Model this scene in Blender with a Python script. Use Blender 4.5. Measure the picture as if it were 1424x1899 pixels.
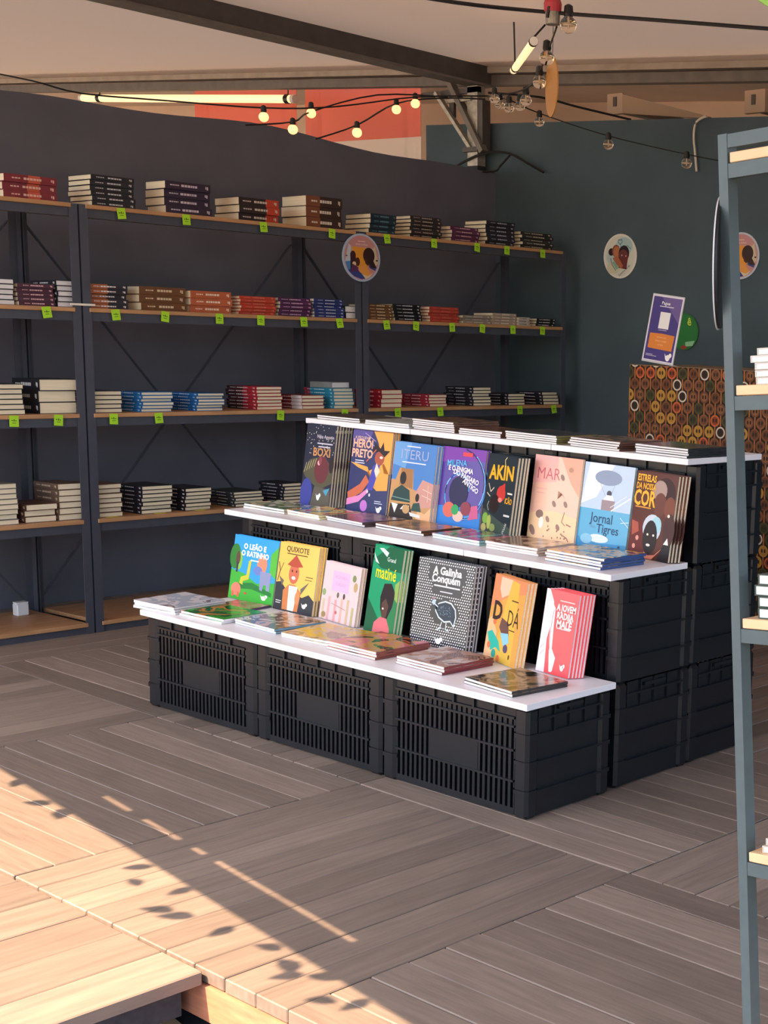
import bpy, bmesh, math, random
from mathutils import Matrix, Vector
random.seed(7)
scene = bpy.context.scene
for o in list(bpy.data.objects):
    bpy.data.objects.remove(o)
COL = scene.collection

def lin(c):
    if isinstance(c, str):
        c = c.lstrip('#'); c = [int(c[i:i+2], 16)/255 for i in (0, 2, 4)]
    return tuple(x/12.92 if x <= .04045 else ((x+.055)/1.055)**2.4 for x in c[:3])

# ------------------------------------------------------------------ camera
CAM = Vector((6.2261, -5.0198, 1.1468))
yaw, pitch, roll, F, PX, PY = 0.6447, 0.1501, 0.0228, 2766.67, 1349.22, 1075.08
fwd = Vector((-math.sin(yaw)*math.cos(pitch), math.cos(yaw)*math.cos(pitch), -math.sin(pitch)))
rt = Vector((math.cos(yaw), math.sin(yaw), 0)); up = rt.cross(fwd)
r2 = rt*math.cos(roll)+up*math.sin(roll); u2 = -rt*math.sin(roll)+up*math.cos(roll)
cd = bpy.data.cameras.new('camera'); cam = bpy.data.objects.new('camera', cd); COL.objects.link(cam)
cam.matrix_world = Matrix(((r2.x, u2.x, -fwd.x, CAM.x), (r2.y, u2.y, -fwd.y, CAM.y), (r2.z, u2.z, -fwd.z, CAM.z), (0, 0, 0, 1)))
cd.sensor_fit = 'HORIZONTAL'; cd.sensor_width = 36; cd.lens = F*36/1424
cd.shift_x = (712-PX)/1424; cd.shift_y = (PY-949.5)/1424; cd.clip_start = .05
scene.camera = cam

# ------------------------------------------------------------------ sky, sun, exposure
w = bpy.data.worlds.new('world'); scene.world = w; w.use_nodes = True
nt = w.node_tree; bg = nt.nodes['Background']
sky = nt.nodes.new('ShaderNodeTexSky'); sky.sky_type = 'NISHITA'; sky.sun_disc = False
sky.sun_elevation = math.radians(50); sky.sun_rotation = math.radians(185); sky.dust_density = 2.5; sky.air_density = 1.0
nt.links.new(sky.outputs[0], bg.inputs[0]); bg.inputs[1].default_value = 0.85
SUN_L = Vector((0.12, 0.62, -0.78)).normalized()          # direction the sunlight travels
sl = bpy.data.lights.new('sun', 'SUN'); sl.energy = 30.0; sl.color = (1.0, .68, .43); sl.angle = math.radians(.25)
so = bpy.data.objects.new('sun', sl); COL.objects.link(so); so.location = (3, -9, 9)
so.rotation_euler = SUN_L.to_track_quat('-Z', 'Y').to_euler()
vs = scene.view_settings
vs.view_transform = 'Standard'; vs.look = 'None'; vs.gamma = 1; vs.exposure = -0.50
try: vs.use_curve_mapping = False
except Exception: pass

# ------------------------------------------------------------------ materials
MATS = {}
def nodes(m): return m.node_tree.nodes, m.node_tree.links
def mat(name, col, rough=.55, metal=0., var=0., nscale=20., emit=0., spec=.5, bump=0., trans=0., stretch=None, rand=0., coat=0.):
    if name in MATS: return MATS[name]
    m = bpy.data.materials.new(name); m.use_nodes = True; N, L = nodes(m); b = N['Principled BSDF']
    c = lin(col)
    b.inputs['Base Color'].default_value = (*c, 1); b.inputs['Roughness'].default_value = rough; b.inputs['Metallic'].default_value = metal
    b.inputs['Specular IOR Level'].default_value = spec
    if coat: b.inputs['Coat Weight'].default_value = coat; b.inputs['Coat Roughness'].default_value = .12
    if trans: b.inputs['Transmission Weight'].default_value = trans
    if emit: b.inputs['Emission Color'].default_value = (*c, 1); b.inputs['Emission Strength'].default_value = emit
    if var or bump or rand:
        tc = N.new('ShaderNodeTexCoord'); mp = N.new('ShaderNodeMapping'); L.new(tc.outputs['Object'], mp.inputs[0])
        if stretch: mp.inputs['Scale'].default_value = stretch
        nz = N.new('ShaderNodeTexNoise'); nz.inputs['Scale'].default_value = nscale; nz.inputs['Detail'].default_value = 6
        if rand:
            oi = N.new('ShaderNodeObjectInfo'); ad = N.new('ShaderNodeVectorMath'); ad.operation = 'MULTIPLY_ADD'
            cb = N.new('ShaderNodeCombineXYZ')
            for i in range(3): L.new(oi.outputs['Random'], cb.inputs[i])
            ad.inputs[1].default_value = (17, 31, 13)
            L.new(cb.outputs[0], ad.inputs[0]); L.new(mp.outputs[0], ad.inputs[2]); L.new(ad.outputs[0], nz.inputs[0])
        else: L.new(mp.outputs[0], nz.inputs[0])
        if var or rand:
            rp = N.new('ShaderNodeMapRange'); rp.inputs[1].default_value = .3; rp.inputs[2].default_value = .7
            rp.inputs[3].default_value = 1-var; rp.inputs[4].default_value = 1+var; L.new(nz.outputs[0], rp.inputs[0])
            mx = N.new('ShaderNodeVectorMath'); mx.operation = 'SCALE'; mx.inputs[0].default_value = c
            if rand:
                r = N.new('ShaderNodeMapRange'); r.inputs[3].default_value = 1-rand; r.inputs[4].default_value = 1+rand; L.new(oi.outputs['Random'], r.inputs[0])
                mu = N.new('ShaderNodeMath'); mu.operation = 'MULTIPLY'; L.new(rp.outputs[0], mu.inputs[0]); L.new(r.outputs[0], mu.inputs[1]); L.new(mu.outputs[0], mx.inputs['Scale'])
            else: L.new(rp.outputs[0], mx.inputs['Scale'])
            L.new(mx.outputs[0], b.inputs['Base Color'])
        if bump:
            bp = N.new('ShaderNodeBump'); bp.inputs['Strength'].default_value = bump; bp.inputs['Distance'].default_value = .004
            L.new(nz.outputs[0], bp.inputs['Height']); L.new(bp.outputs[0], b.inputs['Normal'])
    MATS[name] = m; return m

def col_mat(c, rough=.4):                    # plain printed / painted colour
    return mat('print_'+c.lstrip('#'), c, rough=rough, spec=.4)

M_WALL = mat('wall_fabric', '#646774', .95, var=.12, nscale=3, spec=.1, bump=.15)
M_WALL2 = mat('wall_fabric_back', '#4b5a62', .95, var=.12, nscale=3, spec=.1, bump=.15)
M_DECK = mat('deck_wood', '#7a6e65', .5, var=.16, nscale=5, stretch=(1.2, 14, 8), rand=.24, bump=.25, spec=.4)
M_FASCIA = mat('fascia_wood', '#b5765c', .6, var=.2, nscale=6, stretch=(2, 8, 12), bump=.2)
M_DARKGROUND = mat('asphalt', '#3a3c42', .9, var=.2, nscale=60, bump=.4)
M_SHELFWOOD = mat('shelf_pine', '#b58a62', .5, var=.15, nscale=5, stretch=(10, 1.5, 8), rand=.06)
M_LIGHTWOOD = mat('case_pine', '#e2bd92', .5, var=.1, nscale=5, stretch=(2, 10, 8))
M_STEEL = mat('shelf_steel', '#464a57', .45, var=.08, nscale=30, spec=.5)
M_CASE = mat('case_steel', '#4b595c', .5, var=.08, nscale=30)
M_CRATE = mat('crate_plastic', '#0f1218', .32, var=.15, nscale=25, spec=.5, bump=.1)
M_BOARD = mat('white_laminate', '#eceaf0', .35, var=.02, nscale=10)
M_PAGES = mat('page_paper', '#e9dfc4', .9, var=.08, nscale=8, stretch=(1, 1, 60))
M_PAGESW = mat('page_paper_white', '#e6e6ea', .9, var=.06, nscale=8, stretch=(1, 1, 60))
M_CEIL = mat('ceiling_sheet', '#efdccb', .9, var=.06, nscale=2.5)
def sheet_mat():
    m = bpy.data.materials.new('ceiling_membrane'); m.use_nodes = True; N, L = nodes(m); b = N['Principled BSDF']
    b.inputs['Base Color'].default_value = (*lin('#e6d6c6'), 1); b.inputs['Roughness'].default_value = .9
    t = N.new('ShaderNodeBsdfTranslucent'); t.inputs[0].default_value = (.98, .90, .84, 1)
    nz = N.new('ShaderNodeTexNoise'); nz.inputs['Scale'].default_value = 1.3; mr = N.new('ShaderNodeMapRange')
    mr.inputs[3].default_value = .022; mr.inputs[4].default_value = .036; L.new(nz.outputs[0], mr.inputs[0])
    mx = N.new('ShaderNodeMixShader'); L.new(mr.outputs[0], mx.inputs[0]); L.new(b.outputs[0], mx.inputs[1]); L.new(t.outputs[0], mx.inputs[2])
    L.new(mx.outputs[0], N['Material Output'].inputs[0]); return m
M_SHEET = sheet_mat()
M_BEAM = mat('roof_beam', '#6a655f', .6, var=.15, nscale=15)
M_BEAMD = mat('roof_beam_dark', '#4a4644', .6, var=.15, nscale=15)
M_GALV = mat('galvanised_steel', '#9a958a', .45, metal=.35, var=.25, nscale=40)
M_BLACK = mat('black_rubber', '#121214', .5)
M_TAG = mat('tag_card', '#a8e02a', .6)
M_GLASS = mat('bulb_glass', '#fff4e4', .03, trans=1.0)
M_FIL = mat('bulb_filament', '#e9d8bd', .4)
M_LIT = mat('bulb_lit', '#ffc98a', .4, emit=2.2)
M_TUBE = mat('tube_lit', '#ffd7a0', .4, emit=1.8)
M_CAP = mat('tube_cap', '#e8e4da', .5)

# ------------------------------------------------------------------ mesh helpers
class MB:
    def __init__(s): s.v = []; s.f = []; s.mi = []; s.cur = 0
    def box(s, x0, y0, z0, x1, y1, z1):
        n = len(s.v)
        s.v += [(x0, y0, z0), (x1, y0, z0), (x1, y1, z0), (x0, y1, z0), (x0, y0, z1), (x1, y0, z1), (x1, y1, z1), (x0, y1, z1)]
        for q in ((3, 2, 1, 0), (4, 5, 6, 7), (0, 1, 5, 4), (1, 2, 6, 5), (2, 3, 7, 6), (3, 0, 4, 7)):
            s.f.append([n+i for i in q]); s.mi.append(s.cur)
        return s
    def hexa(s, pts):                       # eight corner points, order as in box
        n = len(s.v); s.v += [tuple(p) for p in pts]
        for q in ((3, 2, 1, 0), (4, 5, 6, 7), (0, 1, 5, 4), (1, 2, 6, 5), (2, 3, 7, 6), (3, 0, 4, 7)):
            s.f.append([n+i for i in q]); s.mi.append(s.cur)
        return s
    def beam(s, a, b, w, h, upv=(0, 0, 1)):
        a, b = Vector(a), Vector(b); t = (b-a).normalized(); x = t.cross(Vector(upv)).normalized()*w/2; y = x.cross(t).normalized()*h/2
        return s.hexa([a-x-y, b-x-y, b+x-y, a+x-y, a-x+y, b-x+y, b+x+y, a+x+y])
    def poly(s, pts):
        n = len(s.v); s.v += [tuple(p) for p in pts]; s.f.append(list(range(n, n+len(pts)))); s.mi.append(s.cur); return s
    def tube(s, pts, r, seg=6):
        pts = [Vector(p) for p in pts]; rings = []
        for i, p in enumerate(pts):
            t = (pts[min(i+1, len(pts)-1)]-pts[max(i-1, 0)]).normalized()
            a = Vector((0, 0, 1)) if abs(t.z) < .9 else Vector((1, 0, 0))
            x = t.cross(a).normalized(); y = x.cross(t)
            n = len(s.v); rr = r[i] if isinstance(r, (list, tuple)) else r
            for k in range(seg):
                th = 2*math.pi*k/seg; s.v.append(tuple(p+x*rr*math.cos(th)+y*rr*math.sin(th)))
            rings.append(n)
        for i in range(len(pts)-1):
            for k in range(seg):
                s.f.append([rings[i]+k, rings[i]+(k+1) % seg, rings[i+1]+(k+1) % seg, rings[i+1]+k]); s.mi.append(s.cur)
        s.f.append([rings[0]+k for k in range(seg)][::-1]); s.mi.append(s.cur)
        s.f.append([rings[-1]+k for k in range(seg)]); s.mi.append(s.cur)
        return s
    def lathe(s, prof, seg=16, axis='z', o=(0, 0, 0)):
        n = len(s.v)
        for r, h in prof:
            for k in range(seg):
                th = 2*math.pi*k/seg; p = (r*math.cos(th), r*math.sin(th), h)
                if axis == 'x': p = (p[2], p[0], p[1])
                if axis == 'y': p = (p[0], p[2], p[1])
                s.v.append((p[0]+o[0], p[1]+o[1], p[2]+o[2]))
        for i in range(len(prof)-1):
            for k in range(seg):
                s.f.append([n+i*seg+k, n+i*seg+(k+1) % seg, n+(i+1)*seg+(k+1) % seg, n+(i+1)*seg+k]); s.mi.append(s.cur)
        for i, rev in ((0, True), (len(prof)-1, False)):
            if prof[i][0] > 1e-6:
                q = [n+i*seg+k for k in range(seg)]; s.f.append(q[::-1] if rev else q); s.mi.append(s.cur)
        return s
    def mesh(s, name, mats, bevel=0, smooth=False):
        me = bpy.data.meshes.new(name); me.from_pydata(s.v, [], s.f)
        for m in (mats if isinstance(mats, (list, tuple)) else [mats]): me.materials.append(m)
        me.polygons.foreach_set('material_index', s.mi)
        if bevel or smooth:
            bm = bmesh.new(); bm.from_mesh(me); bmesh.ops.recalc_face_normals(bm, faces=bm.faces)
            if bevel: bmesh.ops.bevel(bm, geom=list(bm.edges), offset=bevel, segments=1, affect='EDGES')
            bm.to_mesh(me); bm.free()
        else:
            bm = bmesh.new(); bm.from_mesh(me); bmesh.ops.recalc_face_normals(bm, faces=bm.faces); bm.to_mesh(me); bm.free()
        if smooth:
            for p in me.polygons: p.use_smooth = True
        return me
def ob(name, me, parent=None, mw=None):
    o = bpy.data.objects.new(name, me); COL.objects.link(o)
    if parent is not None: o.parent = parent
    if mw is not None: o.matrix_world = mw
    return o
def tag(o, label, cat, group=None):
    o['label'] = label; o['category'] = cat
    if group: o['group'] = group
    return o
def struct(o): o['kind'] = 'structure'; return o
def thing(name, label, cat, mw=None, group=None):
    o = bpy.data.objects.new(name, None); COL.objects.link(o); o.empty_display_size = .05
    if mw is not None: o.matrix_world = mw
    return tag(o, label, cat, group)
Tr = Matrix.Translation
def Rz(a): return Matrix.Rotation(a, 4, 'Z')
def Rx(a): return Matrix.Rotation(a, 4, 'X')
def Ry(a): return Matrix.Rotation(a, 4, 'Y')

# frames: the deck slopes 1.5 degrees down towards +x; the book stand sits on it slightly turned
KT = 0.0265
DECK = Ry(KT)
STAND = DECK @ Tr((3.5263, -2.2971, 0)) @ Rz(0.0196)

# text -> mesh
def text_mesh(body, size, bold=0., sx=1.):
    cu = bpy.data.curves.new('t', 'FONT'); cu.body = body; cu.size = size; cu.align_x = 'CENTER'; cu.align_y = 'CENTER'; cu.offset = bold*size; cu.resolution_u = 2
    o = bpy.data.objects.new('t', cu); COL.objects.link(o)
    bpy.context.view_layer.update()
    me = bpy.data.meshes.new_from_object(o.evaluated_get(bpy.context.evaluated_depsgraph_get()))
    vs_ = [(v.co.x*sx, v.co.y) for v in me.vertices]; fs = [list(p.vertices) for p in me.polygons]
    bpy.data.objects.remove(o); bpy.data.curves.remove(cu); bpy.data.meshes.remove(me)
    return vs_, fs

# printed artwork on a W x H face. plane='xz' faces -y (standing covers, signs, wall discs), plane='yz' faces +x
def art_mesh(name, W, H, items, plane='xz', base=0.0):
    mb = MB(); mats = []; idx = {}
    def slot(c):
        if c not in idx: idx[c] = len(mats); mats.append(col_mat(c))
        return idx[c]
    def P(u, v, k):
        d = base+.00006*(k+1)
        return (u*W, -d, v*H) if plane == 'xz' else (d, u*W, v*H)
    k = -1; last = None
    for it in items:
        if it[:2] != last: k += 1                # runs of alike marks share one print layer
        last = it[:2]
        mb.cur = slot(it[1])
        if it[0] == 'p': mb.poly([P(u, v, k) for u, v in it[2]])
        elif it[0] == 'r': u0, v0, u1, v1 = it[2]; mb.poly([P(u0, v0, k), P(u1, v0, k), P(u1, v1, k), P(u0, v1, k)])
        elif it[0] == 'e':
            cx, cy, rx, ry = it[2]; n = it[3] if len(it) > 3 else 18; ro = it[4] if len(it) > 4 else 0
            pts = []
            for i in range(n):
                a = 2*math.pi*i/n; x, y = rx*W*math.cos(a), ry*H*math.sin(a)
                x, y = x*math.cos(ro)-y*math.sin(ro), x*math.sin(ro)+y*math.cos(ro)
                pts.append(P(cx+x/W, cy+y/H, k))
            mb.poly(pts)
        elif it[0] == 'l':                  # polyline stroke
            pts, wd = it[2], it[3]
            for (a, b), (c, d_) in zip(pts[:-1], pts[1:]):
                dx, dy = (c-a)*W, (d_-b)*H; l = math.hypot(dx, dy) or 1; nx, ny = -dy/l*wd/2/W, dx/l*wd/2/H; nx *= W; ny *= W
                mb.poly([P(a-nx, b-ny*1, k), P(c-nx, d_-ny, k), P(c+nx, d_+ny, k), P(a+nx, b+ny, k)])
        elif it[0] == 't':
            body, cx, cy, size = it[2:6]; bold = it[6] if len(it) > 6 else 0; sx = it[7] if len(it) > 7 else 1; ro = it[8] if len(it) > 8 else 0
            v_, f_ = text_mesh(body, size*H, bold, sx); n = len(mb.v)
            for x, y in v_:
                x, y = x*math.cos(ro)-y*math.sin(ro), x*math.sin(ro)+y*math.cos(ro)
                mb.v.append(P(cx+x/W, cy+y/H, k))
            for f in f_: mb.f.append([n+i for i in f]); mb.mi.append(mb.cur)
    me = bpy.data.meshes.new(name); me.from_pydata(mb.v, [], mb.f)
    for m in mats: me.materials.append(m)
    me.polygons.foreach_set('material_index', mb.mi)
    return me

# ================================================================== STRUCTURE
# deck: dark slab with single planks
SLAB = MB().box(-.1, -3.33, -.10, 6.0, 1.5, -.034).box(1.72, -4.6, -.10, 3.66, -3.40, -.034).mesh('floor', M_DARKGROUND)
floor = struct(ob('floor', SLAB, mw=DECK))
pl = MB().box(-.5, -.0492, -.03, .5, .0492, 0).mesh('plank', M_DECK, bevel=.0022)
GX = [-.08+1.01*i for i in range(7)]; GY = [-3.37+.995*i for i in range(5)]
def plank(cx, cy, rot, ln=1., wd=1.):
    o = ob('plank', pl); o.parent = floor
    o.matrix_local = Tr((cx, cy, random.uniform(-.0012, .0008))) @ Rz(rot+random.uniform(-.0012, .0012)) @ Matrix.Diagonal((ln, wd, 1, 1))
for i in range(6):
    for j in range(4):
        x0, x1, y0, y1 = GX[i], GX[i+1], GY[j], GY[j+1]
        if (i+j) % 2 == 1:                  # planks run along y
            st = (x1-x0)/10
            for k in range(10): plank(x0+st*(k+.5), (y0+y1)/2, math.pi/2, (y1-y0)-.006, 1.0)
        else:
            st = (y1-y0)/10
            for k in range(10): plank((x0+x1)/2, y0+st*(k+.5), 0, (x1-x0)-.006, .985)
for k in range(14): plank(3.70-.071-.1425*k, -3.377-.61, math.pi/2, 1.22, 1.43)
fas = ob('fascia_board', MB().box(3.58, -3.375, -.105, 6.1, -3.345, -.033).mesh('fascia_board', M_FASCIA), mw=DECK); fas.parent = floor; fas.matrix_world = DECK
ground = struct(ob('ground', MB().box(-9, -14, -.42, 14, -3.0, -.40).box(3.2, -4.7, -.4, 6.5, -3.2, -.165).mesh('ground', M_DARKGROUND), mw=DECK))
gl = struct(ob('plaza', MB().box(-25, -40, -.48, 30, -4.75, -.405).mesh('plaza', mat('plaza_stone', '#cdbfae', .9, var=.1, nscale=2)), mw=DECK))

# walls
wb = MB()
n = 40
for i in range(n):                           # left wall with a slightly sagging fabric top edge
    ya, yb_ = -3.9+4.92*i/n, -3.9+4.92*(i+1)/n
    def top(y): return 2.15-.02*math.sin(y*2.1)-.012*math.sin(y*5.3+1)-.02*max(0, y)
    wb.hexa([(-.04, ya, -.1), (0, ya, -.1), (0, yb_, -.1), (-.04, yb_, -.1), (-.04, ya, top(ya)), (0, ya, top(ya)), (0, yb_, top(yb_)), (-.04, yb_, top(yb_))])
struct(ob('wall_left', wb.mesh('wall_left', M_WALL)))
struct(ob('wall_back', MB().hexa([(-.57, 1.02, -.3), (6.6, 1.02, -.3), (6.6, 1.06, -.3), (-.57, 1.06, -.3), (-.57, 1.02, 2.415), (6.6, 1.02, 2.03), (6.6, 1.06, 2.03), (-.57, 1.06, 2.415)]).mesh('wall_back', M_WALL2)))
struct(ob('wall_outside', MB().box(-11, 3.2, -.3, 7, 3.3, 4.2).mesh('wall_outside', mat('plaster', '#d9bfa6', .9, var=.05, nscale=2))))
struct(ob('ceiling_added_shade', MB().hexa([(-11, .8, 3.62), (7, .8, 2.3), (7, 5.2, 2.3), (-11, 5.2, 3.62), (-11, .8, 3.66), (7, .8, 2.34), (7, 5.2, 2.34), (-11, 5.2, 3.66)]).mesh('ceiling_added_shade', M_CEIL)))  # outer roof added to keep the sun off the outside wall and banners
# ceiling sheet, its front edge set where it casts the edge of the sun patch on the deck
def cz(x, y): return 2.69-.0757*x-.010*(y-1.1)
def roof_edge(x, y):                          # deck point -> point of the ceiling sheet that shades it
    p = DECK @ Vector((x, y, 0))
    k = (cz(p.x, p.y)-p.z)/(-SUN_L.z)
    for _ in range(8):
        q = p-SUN_L*k; k += (cz(q.x, q.y)-q.z)/(-SUN_L.z)
    return p-SUN_L*k
def slab(a, b, c, d_, th):
    return [a, b, c, d_]+[Vector(p)+Vector((0, 0, th)) for p in (a, b, c, d_)]
EA, EB = (-3.0, -2.315), (7.2, -3.650)           # line of the shadow edge on the deck
def edge(t, off): return roof_edge(EA[0]+(EB[0]-EA[0])*t, EA[1]+(EB[1]-EA[1])*t+off)
cl = MB()
e0, e1 = edge(-.35, .13), edge(1.0, .13)
cl.poly([e0, e1, Vector((7.0, 1.15, cz(7, 1.15))), Vector((-8, 1.15, cz(-8, 1.15)))])      # one stretched membrane
ceiling = struct(ob('ceiling', cl.mesh('ceiling', M_SHEET)))
# unseen roof front edge boards, gaps shaped to let slivers of sun through
tr1 = MB()
def tx(x): return (x-EA[0])/(EB[0]-EA[0])
for a, b, lo, hi in ((-.35, 1.0, 0., .095), (-.35, tx(2.56), .095, .13), (tx(2.72), tx(2.80), .095, .13), (tx(3.0), tx(3.07), .095, .13), (tx(3.13), tx(3.19), .095, .13), (tx(3.80), 1.0, .095, .13)):
    tr1.hexa(slab(edge(a, lo), edge(b, lo), edge(b, hi), edge(a, hi), .03))
struct(ob('trim_1', tr1.mesh('trim_1', M_BEAM)))
# eave beam along the back wall and rafter
def eave(x, dz): return 2.69-.0757*x+dz
eb = MB()
eb.hexa([(-8, 1.05, eave(-8, -.095)), (7, 1.05, eave(7, -.095)), (7, 1.12, eave(7, -.095)), (-8, 1.12, eave(-8, -.095)),
         (-8, 1.05, eave(-8, -.045)), (7, 1.05, eave(7, -.045)), (7, 1.12, eave(7, -.045)), (-8, 1.12, eave(-8, -.045))])
struct(ob('trim_2', eb.mesh('trim_2', M_BEAM)))
eb = MB()
eb.hexa([(-8, 1.02, eave(-8, -.035)), (7, 1.02, eave(7, -.035)), (7, 1.10, eave(7, -.035)), (-8, 1.10, eave(-8, -.035)),
         (-8, 1.02, eave(-8, -.002)), (7, 1.02, eave(7, -.002)), (7, 1.10, eave(7, -.002)), (-8, 1.10, eave(-8, -.002))])
struct(ob('trim_3', eb.mesh('trim_3', mat('eave_pale', '#a79c8e', .7, var=.12, nscale=12))))
rb = MB().beam((-.1, 1.05, 2.645), (-.1, -3.6, 2.70), .07, .105)
struct(ob('trim_4', rb.mesh('trim_4', M_BEAMD)))
struct(ob('trim_5', MB().beam((-.1, 1.05, 2.59), (-.1, -3.6, 2.645), .11, .012).mesh('trim_5', M_BEAM)))

# ================================================================== OBJECTS
# steel post with braces under the rafter
p = thing('roof_post', 'galvanised steel roof post with diagonal braces in the wall corner', 'post', Tr((-.09, .96, 0)))
def part(name, mb, m, parent, bevel=0, smooth=False):
    o = ob(name, mb.mesh(name, m, bevel, smooth)); o.parent = parent; return o
PO = Vector((-.09, .96, 0))
part('post', MB().box(-.04, -.03, 2.15, .04, .03, 2.58), M_GALV, p)
part('lower_sleeve', MB().box(-.042, -.032, -.1, .042, .032, 2.15), mat('black_sleeve', '#2b2d36', .9), p)
part('brace', MB().beam(Vector((-.27, .93, 2.62))-PO, Vector((.0, .93, 2.22))-PO, .03, .045, (0, 1, 0)), M_BEAM, p)
part('brace', MB().beam(Vector((-.35, .90, 2.56))-PO, Vector((-.09, .93, 2.235))-PO, .02, .03, (0, 1, 0)), M_GALV, p)
part('side_plate', MB().box(.045, -.03, 2.22, .08, .03, 2.5), M_BEAMD, p)
part('clamp', MB().box(-.06, -.05, 2.225, .06, .04, 2.25), M_BEAMD, p)
part('hanger', MB().box(-.175, -.04, 2.42, -.14, -.02, 2.55), M_BEAMD, p)
part('cross_arm', MB().box(-.42, -.03, 2.545, .04, .0, 2.575), M_BEAMD, p)
part('bolt_plate', MB().box(-.2, -.045, 2.50, .0, -.02, 2.52), M_GALV, p)
for k, (x0, z0, x1, z1, tri) in enumerate(((.577, 2.425, .687, 2.533, 1), (1.512, 2.361, 1.641, 2.474, 0))):
    b = thing('eave_bracket', ('cream eave bracket with a long tapering arm above the back wall', 'plain cream eave bracket above the back wall near the steel bookcase')[k], 'bracket', Tr((x0, 1.3, z0)))
    part('plate', MB().box(0, 0, 0, x1-x0, .03, z1-z0), mat('bracket_cream', '#b09c8a', .7), b)
    part('slot', MB().box(.045, -.004, .04, .07, .0, .09), M_BEAMD, b)
    if tri:
        m = MB(); m.hexa([(x1-x0, 0, 0), (.70, 0, -.07), (.70, .03, -.07), (x1-x0, .03, 0), (x1-x0, 0, .10), (.70, 0, -.06), (.70, .03, -.06), (x1-x0, .03, .10)])
        part('arm', m, mat('bracket_arm', '#a08a76', .7), b)
    part('mount', MB().box(.0, .03, .02, .05, 1.9, .06), M_BEAM, b)

# ------------------------------------------------------------------ steel shelving on the left wall
HS = {1: 1.6637, 2: 1.2684, 3: .858, 4: .4392, 5: .0251}
XB, XF = .20, .66; YB, UW = -1.835, 1.3667
UN = [('dark steel shelving unit along the left wall, standing nearest the open deck', YB-UW), ('dark steel shelving unit along the left wall, between the other two', YB), ('dark steel shelving unit along the left wall, ending at the back wall', YB+UW)]
for lab, y0 in UN:
    u = thing('shelving_unit', lab, 'shelf', Tr((XB, y0, 0)), 'wall shelving units')
    Wd, Dp = UW, XF-XB
    for (px_, py_, sx, sy) in ((Dp, .004, -1, 1), (Dp, Wd-.004, -1, -1), (0, .004, 1, 1), (0, Wd-.004, 1, -1)):
        a = .034; t = .003; m = MB()
        ox, oy = px_, py_
        m.box(min(ox, ox+sx*t), min(oy, oy+sy*a), -.035, max(ox, ox+sx*t), max(oy, oy+sy*a), HS[1]-.001)
        m.box(min(ox+sx*t, ox+sx*a), min(oy, oy+sy*t), -.035, max(ox+sx*t, ox+sx*a), max(oy, oy+sy*t), HS[1]-.001)
        part('post', m, M_STEEL, u)
    for lv in range(1, 6):
        h = HS[lv]
        part('shelf_board', MB().box(.006, .030, h-.016, Dp+.003, Wd-.030, h), M_SHELFWOOD, u, bevel=.0015)
        part('shelf_rail', MB().box(Dp-.022, .022, h-.05, Dp-.006, Wd-.022, h-.0165), M_STEEL, u)
    for a, b in ((1, 5),):
        for s in (0, 1):
            ya, yb_ = (.03, Wd-.03) if s == 0 else (Wd-.03, .03)
            m = MB().beam((-.012-.008*s, ya, HS[a]-.05), (-.012-.008*s, yb_, HS[b]+.03), .004, .020, (1, 0, 0))
            part('brace', m, M_STEEL, u)
tie = tag(ob('cable_tie', MB().box(-.006, -.05, -.004, .0, .05, .004).mesh('cable_tie', M_CAP), mw=Tr((XF+.008, YB, HS[2]+.012))), 'white cable tie binding two shelf posts together', 'cable tie')
pb = thing('power_box', 'small white box on the bottom shelf against the left wall', 'box', Tr((.29, -1.98, HS[5])))
part('body', MB().box(0, 0, 0, .04, .05, .05), mat('box_white', '#dfe3ea', .5), pb, bevel=.004)
part('lid', MB().box(.002, .002, .05, .038, .048, .056), mat('box_white', '#dfe3ea', .5), pb)

# ------------------------------------------------------------------ lying books
def book_meshes(key, W, H, T, cover, pages=M_PAGES, pr=None, panel=None, spine_h=None):
    """closed book lying flat: spine at x=0, fore edge x=W, tail y=0, head y=H"""
    ct = min(.0018, T*.16)
    cm = mat('cover_'+cover.lstrip('#'), cover, .38, var=.1, nscale=30)
    m = MB().box(0, 0, 0, W, H, ct).box(0, 0, T-ct, W, H, T).box(0, 0, ct, ct, H, T-ct)
    c = m.mesh('cover', cm)
    g = MB().box(ct, .0015, ct, W-.002, H-.0015, T-ct).mesh('pages', pages)
    pm = None; band = None
    if pr:
        mb = MB(); mats = [col_mat(pr, .6)]
        if panel:
            band = MB().poly([(-.0003, H*panel[1], 0.0005), (-.0003, H*panel[0], 0.0005), (-.0003, H*panel[0], T-.0005), (-.0003, H*panel[1], T-.0005)]).mesh('spine_band', col_mat(panel[2]))
        mb.cur = 0
        rnd = random.Random(key)
        def q(y0, y1, z0, z1): mb.poly([(-.0006, H*y1, T*z0), (-.0006, H*y0, T*z0), (-.0006, H*y0, T*z1), (-.0006, H*y1, T*z1)])
        y = .30
        while y < .62:
            l = rnd.uniform(.03, .07); q(y, y+l, .38, .66); y += l+.012
        y = .70
        while y < .86:
            l = rnd.uniform(.02, .05); q(y, y+l, .44, .60); y += l+.012
        q(.055, .085, .3, .7); q(.095, .115, .4, .72)
        pm = mb.mesh('spine_print', mats)
    return c, g, pm, band
def put_book(ms, mw, label, group, name='book', cat='book'):
    b = thing(name, label, cat, mw, group)
    c = ob('cover', ms[0]); c.parent = b
    g = ob('pages', ms[1]); g.parent = b
    if ms[2]: s = ob('spine_print', ms[2]); s.parent = c; s['kind'] = 'stuff'
    if ms[3]: s = ob('spine_band', ms[3]); s.parent = c
    return b
ORD = ['topmost', 'second from top', 'third from top', 'fourth from top', 'fifth from top', 'sixth from top', 'seventh from top', 'eighth from top']
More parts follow.
